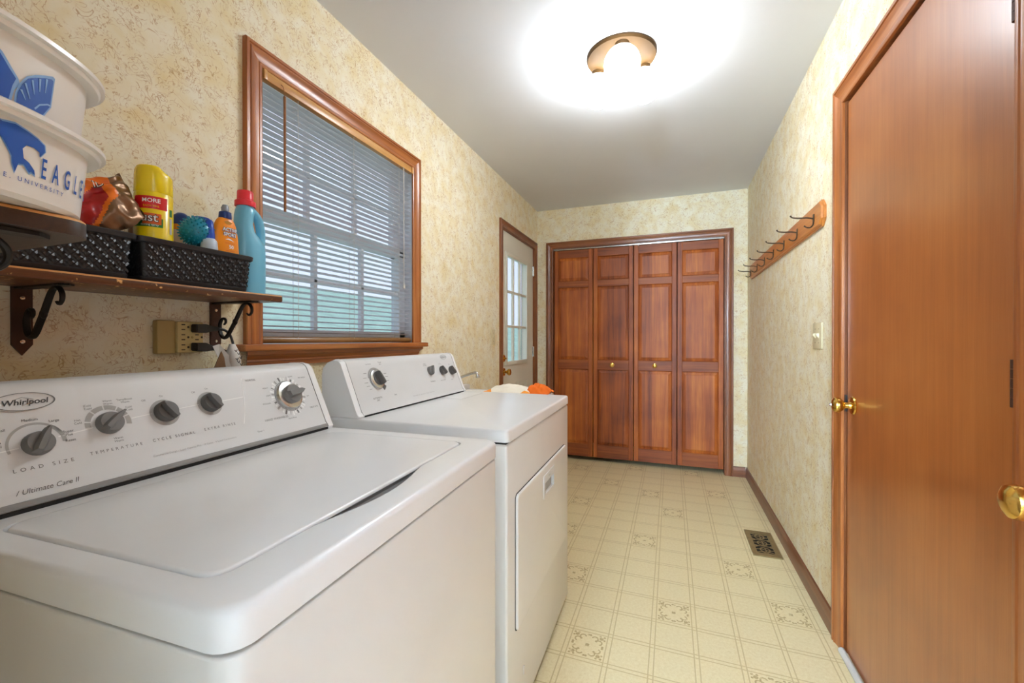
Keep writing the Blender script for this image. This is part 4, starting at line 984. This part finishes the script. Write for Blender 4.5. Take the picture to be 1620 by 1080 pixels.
def can_patch(u0, u1, z0, z1, ph, m, nm, r_=.0357):
    bm = NB(); n = 10; A = [bm.verts.new((r_*math.cos(ph+(u0+(u1-u0)*k/n)/r_), r_*math.sin(ph+(u0+(u1-u0)*k/n)/r_), z0)) for k in range(n+1)]
    B2 = [bm.verts.new((r_*math.cos(ph+(u0+(u1-u0)*k/n)/r_), r_*math.sin(ph+(u0+(u1-u0)*k/n)/r_), z1)) for k in range(n+1)]
    for k in range(n): bm.faces.new((A[k], A[k+1], B2[k+1], B2[k]))
    return fin(nm, bm, m, sc, recalc=False)
ph = R(-30)
can_patch(-.040, .026, .160, .188, ph, M['red'], 'red_label'); can_patch(-.040, .017, .120, .140, ph, M['green'], 'green_label'); can_patch(-.02, .014, .126, .150, ph, M['orangel'], 'name_label', .0358)
can_patch(.032, .040, .150, .166, ph, M['green'], 'side_label'); can_patch(.032, .039, .110, .146, ph, M['pale_grey'], 'side_text')
lettering('MORE', .0125, can_map(ph - .12, .178), M['inkw'], sc, bold=.0002); lettering('EACH TIME', .0058, can_map(ph - .12, .166), M['yellow'], sc)
lettering('ust', .026, can_map(ph - .22, .140, .0361), M['inkd'], sc, bold=.0013); lettering('ust', .026, can_map(ph - .22, .140, .0364), M['inkw'], sc, bold=.0001)
lettering('dusting spray', .0062, can_map(ph - .2, .1245, .0361), M['inkw'], sc)
ab = empty('pump_bottle', (-1.198, .640, BZ)); tag(ab, 'small amber bottle with golden cap behind the spray can', 'bottle')
lathe_obj('bottle_body', [(.017, 0), (.019, .004), (.019, .135), (.012, .15)], M['amberd'], ab); lathe_obj('cap', [(.013, .150), (.013, .168), (.007, .170), (.007, .190), (.004, .193)], M['amber'], ab)
sb = empty('sunscreen_stick', (-1.196, .734, BZ)); tag(sb, 'pale pink bottle with navy dome cap behind the ball', 'bottle')
lathe_obj('bottle_body', [(.018, 0), (.0205, .004), (.0215, .150), (.0215, .152)], M['pinkwhite'], sb); lathe_obj('collar', [(.0222, .152), (.0226, .160), (.0222, .166)], M['orange'], sb); lathe_obj('cap', [(.022, .166), (.022, .178), (.018, .190), (.009, .198), (.0005, .199)], M['navy'], sb)
bb = empty('blue_cap_bottle', (-1.198, .786, BZ)); tag(bb, 'bottle with wide bright blue cap just behind the spiky ball', 'bottle')
lathe_obj('bottle_body', [(.018, 0), (.020, .004), (.020, .17)], M['redcap'], bb); lathe_obj('cap', [(.0205, .17), (.0205, .197), (.019, .200)], M['capblue'], bb)
ball = empty('spiky_ball', (-1.120, .7235, 1.4355)); tag(ball, 'teal rubber ball covered in small spikes', 'ball')
bm = NB(); bmesh.ops.create_icosphere(bm, subdivisions=3, radius=.036); fin('ball_core', bm, M['teal'], ball)
bm = NB(); ns = 190
for i in range(ns):
    z = 1 - 2*(i + .5)/ns; a = i*2.39996; r_ = math.sqrt(1 - z*z); d = Vector((r_*math.cos(a), r_*math.sin(a), z)); q = d.to_track_quat('Z', 'Y').to_matrix().to_4x4()
    vs_ = [bm.verts.new(q @ Vector((.0021*math.cos(k*math.pi/3), .0021*math.sin(k*math.pi/3), .0355))) for k in range(6)]; vt = [bm.verts.new(q @ Vector((.0010*math.cos(k*math.pi/3), .0010*math.sin(k*math.pi/3), .0405))) for k in range(6)]
    for k in range(6): bm.faces.new((vs_[k], vs_[(k+1) % 6], vt[(k+1) % 6], vt[k]))
    bm.faces.new(vt)
o = fin('spikes', bm, M['teal'], ball, smooth=False); o['kind'] = 'stuff'
bx_ = empty('folded_cloth', (-1.135, .700, BZ)); tag(bx_, 'folded dark cloth filling the basket under the ball', 'cloth')
bm = NB(); box(bm, -.05, .03, -.035, .070, 0, .098, .015, 3); fin('fold', bm, M['black'], bx_)
mb = empty('lotion_bottle', (-1.0935, .7365, BZ)); tag(mb, 'milky white bottle with tapered blue cap', 'bottle')
lathe_obj('bottle_body', [(.012, 0), (.0145, .004), (.0155, .085), (.0185, .100), (.017, .118), (.011, .126)], M['milky'], mb)
bm = NB(); lathe(bm, [(.0125, .122), (.0125, .128), (.0105, .150), (.0085, .168), (.005, .172)], 18); fin('cap', bm, M['capblue'], mb)
ob = empty('sunscreen_bottle', (-1.099, .7815, BZ)); tag(ob, 'orange sunscreen spray bottle with navy collar', 'bottle')
def ell(hx, hy, z, cy=0, n=28, e=2.4):
    out = []
    for k in range(n):
        a = 2*math.pi*k/n; c, s = math.cos(a), math.sin(a)
        out.append((hx*math.copysign(abs(c)**(2/e), c), cy + hy*math.copysign(abs(s)**(2/e), s), z))
    return out
bm = NB(); loft(bm, [ell(.0135, .034, 0), ell(.0145, .036, .004), ell(.0145, .036, .09), ell(.0140, .033, .14), ell(.0135, .0275, .168), ell(.0125, .0225, .180), ell(.011, .017, .187)]); fin('bottle_body', bm, M['orange'], ob)
bm = NB(); lathe(bm, [(.0145, .186), (.0150, .190), (.0140, .203), (.0095, .206)], 20); fin('collar', bm, M['navy'], ob); bm = NB(); lathe(bm, [(.0085, .206), (.0088, .216), (.006, .223), (.0005, .224)], 16); fin('nozzle', bm, M['greycap'], ob)
ofm = lambda s, z, d=.0006: (lambda u, v: (.0145*(1 - (abs(s+u)/.037)**2.4)**(1/2.4) + d, s + u, z + v))
lettering('ACTIVE\nSPORT', .0125, ofm(.003, .150, .0006), M['navy'], ob, bold=.0012, sx=.92); lettering('ACTIVE\nSPORT', .0125, ofm(.003, .150, .0011), M['inkw'], ob, bold=.0003, sx=.92)
lettering('sunscreen', .0065, ofm(.003, .122), M['orangel'], ob); lettering('50', .0130, ofm(.006, .112), M['inkw'], ob, bold=.0003); lettering('water resistant', .0042, ofm(.003, .102), M['orangel'], ob)
bm = NB(); pts = [(-.010, .130), (-.002, .134), (.006, .132), (.014, .127), (.006, .129), (-.002, .1305)]; bm.faces.new([bm.verts.new(ofm(0, 0, .0007)(u, v)) for u, v in pts]); fin('logo_swoosh', bm, M['inkw'], ob, smooth=False, recalc=False)
bm = NB(); pts = [(-.012, .176), (-.002, .180), (.010, .176), (.004, .171), (-.006, .170)]; bm.faces.new([bm.verts.new((.0135, u, v)) for u, v in pts]); fin('logo_leaf', bm, M['amber'], ob, smooth=False, recalc=False)
# blue softener bottle on the shelf
fb = empty('softener_bottle', (-1.128, .872, SZ1 + .0005)); tag(fb, 'light blue handled softener bottle with red cap at the shelf end', 'bottle')
bm = NB(); loft(bm, [ell(.026, .038, 0), ell(.030, .0425, .004), ell(.031, .0435, .05), ell(.031, .0435, .115), ell(.030, .042, .142), ell(.028, .034, .160, -.007), ell(.0255, .024, .178, -.016), ell(.025, .0205, .20, -.018), ell(.025, .0215, .222, -.016), ell(.0245, .023, .236, -.012), ell(.021, .021, .246, -.012), ell(.018, .018, .250, -.012)]); fin('bottle_body', bm, M['softener'], fb)
bm = NB(); tube(bm, spline([(0, -.004, .240), (0, .012, .236), (0, .026, .222), (0, .033, .20), (0, .0355, .175), (0, .0345, .150), (0, .030, .135)], 5), [.012]*5 + [.0115]*26, 12, flat=1.25); fin('handle', bm, M['softener'], fb, ang=80)
bm = NB(); lathe(bm, [(.0255, .248), (.0262, .251), (.0258, .262), (.0205, .265), (.0200, .289), (.0185, .291)], 28, (0, -.012, 0)); fin('cap', bm, M['redcap'], fb)
# foil bag in the first basket
bg_ = empty('foil_bag', (-1.135, .505, 1.388)); tag(bg_, 'crumpled orange and brown foil snack bag in the basket', 'bag')
bm = NB(); nu, nv = 72, 48; F = []
for sgn in (1, -1):
    g = []
    for i in range(nu + 1):
        row = []
        for j in range(nv + 1):
            u, v = i/nu*2-1, j/nv*2-1; th = .034*max(0, 1-abs(u)**3.5)**.7*max(0, 1-abs(v)**2.5)**.7*sgn
            nn = noise.noise(Vector((u*2.6, v*2.2, 3+sgn))); 
            row.append(bm.verts.new((th*(1+.4*nn) + .010*noise.noise(Vector((u*3, v*4, 1))), u*.080 + .004*nn, v*.056 - (.02 if v < -.3 else 0)*(-v-.3)*(1-u*u) + .010*noise.noise(Vector((u*2.2, 7, v))) + .010*u*u)))
        g.append(row)
    for i in range(nu):
        for j in range(nv):
            f = bm.faces.new((g[i][j], g[i+1][j], g[i+1][j+1], g[i][j+1])); u, v = (i+.5)/nu*2-1, (j+.5)/nv*2-1
            s_ = v - .9*u
            f.material_index = 3 if (u > .66 or s_ < -.85 or sgn < 0) else (1 if -.7 < s_ < .02 and u < .45 else (2 if s_ > .75 and u < .1 else 0))
bmesh.ops.remove_doubles(bm, verts=bm.verts[:], dist=.0004)
bm2 = bm; o = fin('bag_film', bm2, [M['bagorange'], M['bagred'], M['bagyellow'], M['foil']], bg_, ang=30)
def bag_at(y, z, d):
    u, v = y/.080, z/.056; nn = noise.noise(Vector((u*2.6, v*2.2, 4)))
    th = .034*max(0, 1-abs(u)**3.5)**.7*max(0, 1-abs(v)**2.5)**.7
    return (th*(1+.4*nn) + .010*noise.noise(Vector((u*3, v*4, 1))) + d, u*.080 + .004*nn, v*.056 + .010*noise.noise(Vector((u*2.2, 7, v))) + .010*u*u)
lettering('ID', .020, lambda u, v: bag_at(.032 + u, .019 + v*.7 + u*.2, .0030), M['inkd'], bg_, bold=.0012); lettering('ID', .020, lambda u, v: bag_at(.032 + u, .019 + v*.7 + u*.2, .0038), M['inkw'], bg_, bold=-.0002)
bg_.rotation_euler = (R(24), R(-20), R(-34)); bg_.location = (-1.128, .512, 1.440)

# ================================================================== outlet, plugs and cords
ot = empty('outlet_tap', (XL, .752, 1.171)); tag(ot, 'beige six way outlet tap on the wall under the shelf', 'outlet')
bm = NB(); box(bm, .0005, .022, -.056, -.012, -.044, .044, .004, 2); fin('cover', bm, M['beiged'], ot)
bm = NB(); box(bm, .0005, .030, -.013, .054, -.042, .042, .004, 2); bd = fin('body', bm, M['beige'], ot)
def slot_set(y, z):
    for dy, hh in ((0, .0035), (.011, .0035)):
        pass
    for dz in (.0065, -.0065):
        bm = NB(); box(bm, .0298, .0304, y - .0045, y + .0045, z + dz - .0013, z + dz + .0013); fin('slot', bm, M['gap'], bd, smooth=False)
    bm = NB(); lathe(bm, [(.0005, .0305), (.0028, .0305), (.0028, .029)], 10, (0, y + .0125, z), 'X', cap=False); fin('ground_hole', bm, M['gap'], bd)
for zz in (.027, 0, -.027): slot_set(.001, zz)
slot_set(.036, 0)
bm = NB(); lathe(bm, [(.0005, .0315), (.003, .0312), (.0036, .030)], 12, (0, .024, 0), 'X', cap=False); fin('screw', bm, M['beiged'], bd)
for i, (zz, dz, lb) in enumerate(((.024, 0, 'upper black plug in the beige outlet tap'), (-.026, -.006, 'lower black plug in the beige outlet tap'))):
    pg = empty('power_plug', (XL + .0305, .752 + .033, 1.171 + zz)); tag(pg, lb, 'plug', 'black plugs in the outlet tap')
    bm = NB(); loft(bm, [[(x*1.0 + .013, -.014, z) for x, z in ((-.0125, -.011), (.0125, -.011), (.0125, .011), (-.0125, .011))], [(x*.98 + .013, .012, z + dz*.2) for x, z in ((-.0125, -.012), (.0125, -.012), (.0125, .012), (-.0125, .012))], [(x*.6 + .013, .030, z*.7 + dz*.6) for x, z in ((-.0125, -.011), (.0125, -.011), (.0125, .011), (-.0125, .011))], [(x*.5 + .013, .052, z*.5 + dz) for x, z in ((-.0125, -.011), (.0125, -.011), (.0125, .011), (-.0125, .011))]])
    es = bm.edges[:]; bmesh.ops.bevel(bm, geom=es, offset=.0018, segments=2, affect='EDGES'); fin('plug_body', bm, M['black'], pg)
    pts = [(.013, .050, dz), (.016, .070, dz - .004), (.020, .084, dz - .022 - .012*i), (.026, .092, -.075 + .05*i), (.03, .095, -.16), (.02, .09, -.26)] if i == 0 else [(.013, .050, dz), (.018, .066, dz - .006), (.026, .082, dz - .022), (.032, .088, -.06), (.03, .09, -.12), (.02, .085, -.22)]
    bm = NB(); tube(bm, spline(pts, 6), .0036, 8); fin('cord', bm, M['cordblack'], pg)
# folded paper tag and printed pouch hanging on the cords
pt = empty('paper_tag', (XL + .06, .842, 1.112)); tag(pt, 'folded white paper tag hanging on the plug cords', 'paper tag')
bm = NB(); P = [(.0, -.026, .046), (.004, -.008, .050), (.0, .028, -.03), (.0, -.006, -.034)]
prism(bm, [(-.026, .034), (-.010, .040), (.012, .004), (.030, -.028), (.012, -.034), (-.006, -.034), (-.012, .0)], lambda u, v, t: (t + .010*math.sin(u*60), u, v), 0, .0012); fin('sheet', bm, M['paperw'], pt, smooth=False)
bm = NB(); prism(bm, [(-.020, .020), (-.012, .002), (-.006, -.036), (-.045, -.036)], lambda u, v, t: (t + .016, u, v), 0, .002); fin('printed_fold', bm, M['foil'], pt, smooth=False)
bm = NB(); rgs = []
for k in range(9): a = k/8; rgs.append(ell(.006 + .012*math.sin(math.pi*min(1, a*.9+.1)), .014*math.sin(math.pi*min(1, a*.8+.12)) + .004, -.045 + .085*a, .030 - .006*a, 16))
loft(bm, rgs); wp = fin('pouch', bm, M['paperw'], pt, ang=60)
for k, (yy, zz) in enumerate(((.022, .02), (.030, .012), (.036, .0), (.030, -.012), (.038, -.02), (.025, -.004))):
    bm = NB(); tube(bm, [(.0185, yy - .004, zz + .003), (.0195, yy, zz - .003), (.019, yy + .003, zz + .004)], .0011, 5); fin('print_mark', bm, M['inkd'], pt)

# ================================================================== coat rack
cr_ = empty('coat_rack', (XR, 2.98, 1.70)); tag(cr_, 'long wooden coat rack with seven bronze hooks', 'coat rack')
y0, y1, h0 = -.872, .872, .056
def rk(i): return [(y0 + i, -h0*.45), (y0 + .030 + i*.4, -h0 + i), (y1 - .030 - i*.4, -h0 + i), (y1 - i, -h0*.45), (y1 - i, h0*.45), (y1 - .030 - i*.4, h0 - i), (y0 + .030 + i*.4, h0 - i), (y0 + i, h0*.45)]
bm = NB(); loft(bm, [[(-.0005, u, v) for u, v in rk(0)], [(-.010, u, v) for u, v in rk(0)], [(-.011, u, v) for u, v in rk(.006)], [(-.017, u, v) for u, v in rk(.008)], [(-.019, u, v) for u, v in rk(.011)]]); fin('board', bm, M['rack'], cr_, ang=15)
for k in range(7):
    yy = 2.205 - 2.98 + .2605*k
    bm = NB(); box(bm, -.0225, -.0188, yy - .008, yy + .008, -.022, .014, .0015, 1); hk = fin('hook', bm, M['hook'], cr_)
    bm = NB(); tube(bm, spline([(-.021, yy, -.006), (-.045, yy, .0), (-.075, yy, .001), (-.100, yy, .006), (-.106, yy, .012)], 5), [.0034]*15 + [.0030]*6, 8); bmesh.ops.create_uvsphere(bm, u_segments=8, v_segments=6, radius=.0042, matrix=Matrix.Translation((-.1065, yy, .0125))); fin('upper_prong', bm, M['hook'], hk)
    bm = NB(); tube(bm, spline([(-.021, yy, -.010), (-.022, yy, -.030), (-.032, yy, -.043), (-.046, yy, -.042), (-.056, yy, -.034)], 5), .0032, 8); fin('lower_prong', bm, M['hook'], hk)
    if k in (0, 6):
        bm = NB(); lathe(bm, [(.004, 0), (.003, .001), (.0005, .0012)], 8, (-.0185, yy - (.045 if k == 0 else -.045), .012), 'X', cap=False); fin('screw', bm, M['iron'], cr_)

# ================================================================== switch plates
def switch(label, pos, nrm, w_, n, grp):
    root = empty('light_switch', pos); tag(root, label, 'light switch', grp)
    s = nrm; bm = NB(); box(bm, min(.0005*s, .006*s), max(.0005*s, .006*s), -w_/2, w_/2, -.057, .057, .002, 2); fin('plate', bm, M['almond'], root)
    for i in range(n):
        yy = (i - (n-1)/2)*.046
        bm = NB(); loft(bm, [[(.0055*s, yy + a, b) for a, b in ((-.005, -.012), (.005, -.012), (.005, .012), (-.005, .012))], [(.016*s, yy + a, b) for a, b in ((-.0035, .002), (.0035, .002), (.0035, .010), (-.0035, .010))]]); fin('toggle', bm, M['almond'], root, smooth=False)
        for zz in (-.030, .030):
            bm = NB(); lathe(bm, [(.003, .0058*s), (.0025, .0068*s), (.0005, .007*s)], 8, (0, yy, zz), 'X', cap=False); fin('screw', bm, M['brassd'], root)
switch('almond double switch plate right of the coat rack', (XR, 2.207, 1.181), -1, .118, 2, 'almond switch plates')
switch('almond single switch plate left of the garden door', (XL, 2.922, 1.184), 1, .070, 1, 'almond switch plates')

# ================================================================== floor register
fv = empty('floor_register', (.488, 2.760, 0)); tag(fv, 'antique brass scrollwork floor vent by the baseboard', 'floor vent')
bm = NB(); vx, vy = .070, .162
for q in ((-vx, -vx+.026, -vy, vy), (vx-.026, vx, -vy, vy), (-vx+.026, vx-.026, -vy, -vy+.036), (-vx+.026, vx-.026, vy-.036, vy)): box(bm, q[0], q[1], q[2], q[3], .0005, .0065)
fin('frame', bm, M['brassd'], fv, smooth=False)
bm = NB(); box(bm, -vx+.020, vx-.020, -vy+.03, vy-.03, .0003, .0015); fin('dark_backing', bm, M['gap'], fv, smooth=False)  # plain dark backing sheet under the scrollwork
def scr(pts, w_=.0042):
    bm = NB(); tube(bm, spline([(x, y, .005) for x, y in pts], 5), w_, 6, flat=.4, up=(1, 0, 0)); fin('scroll', bm, M['brassd'], fv)
for sy in (-1, 0, 1):
    c = sy*.082
    scr([(.024*math.cos(R(a)), c + .026*math.sin(R(a))) for a in range(0, 361, 40)], .0036)
    scr([(-.046, c), (-.016, c + .006), (0, c), (.016, c - .006), (.046, c)], .0034); scr([(0, c - .028), (.004, c), (0, c + .028)], .0030)
for sy in (-1, 1):
    c = sy*.041
    scr([(-.046, c - .016), (-.030, c), (-.046, c + .016)], .0034); scr([(.046, c - .016), (.030, c), (.046, c + .016)], .0034); scr([(-.046, c), (0, c + .004), (.046, c)], .0034)
    scr([(-.046, sy*.120), (-.020, sy*.108), (0, sy*.122), (.020, sy*.108), (.046, sy*.120)], .0034)
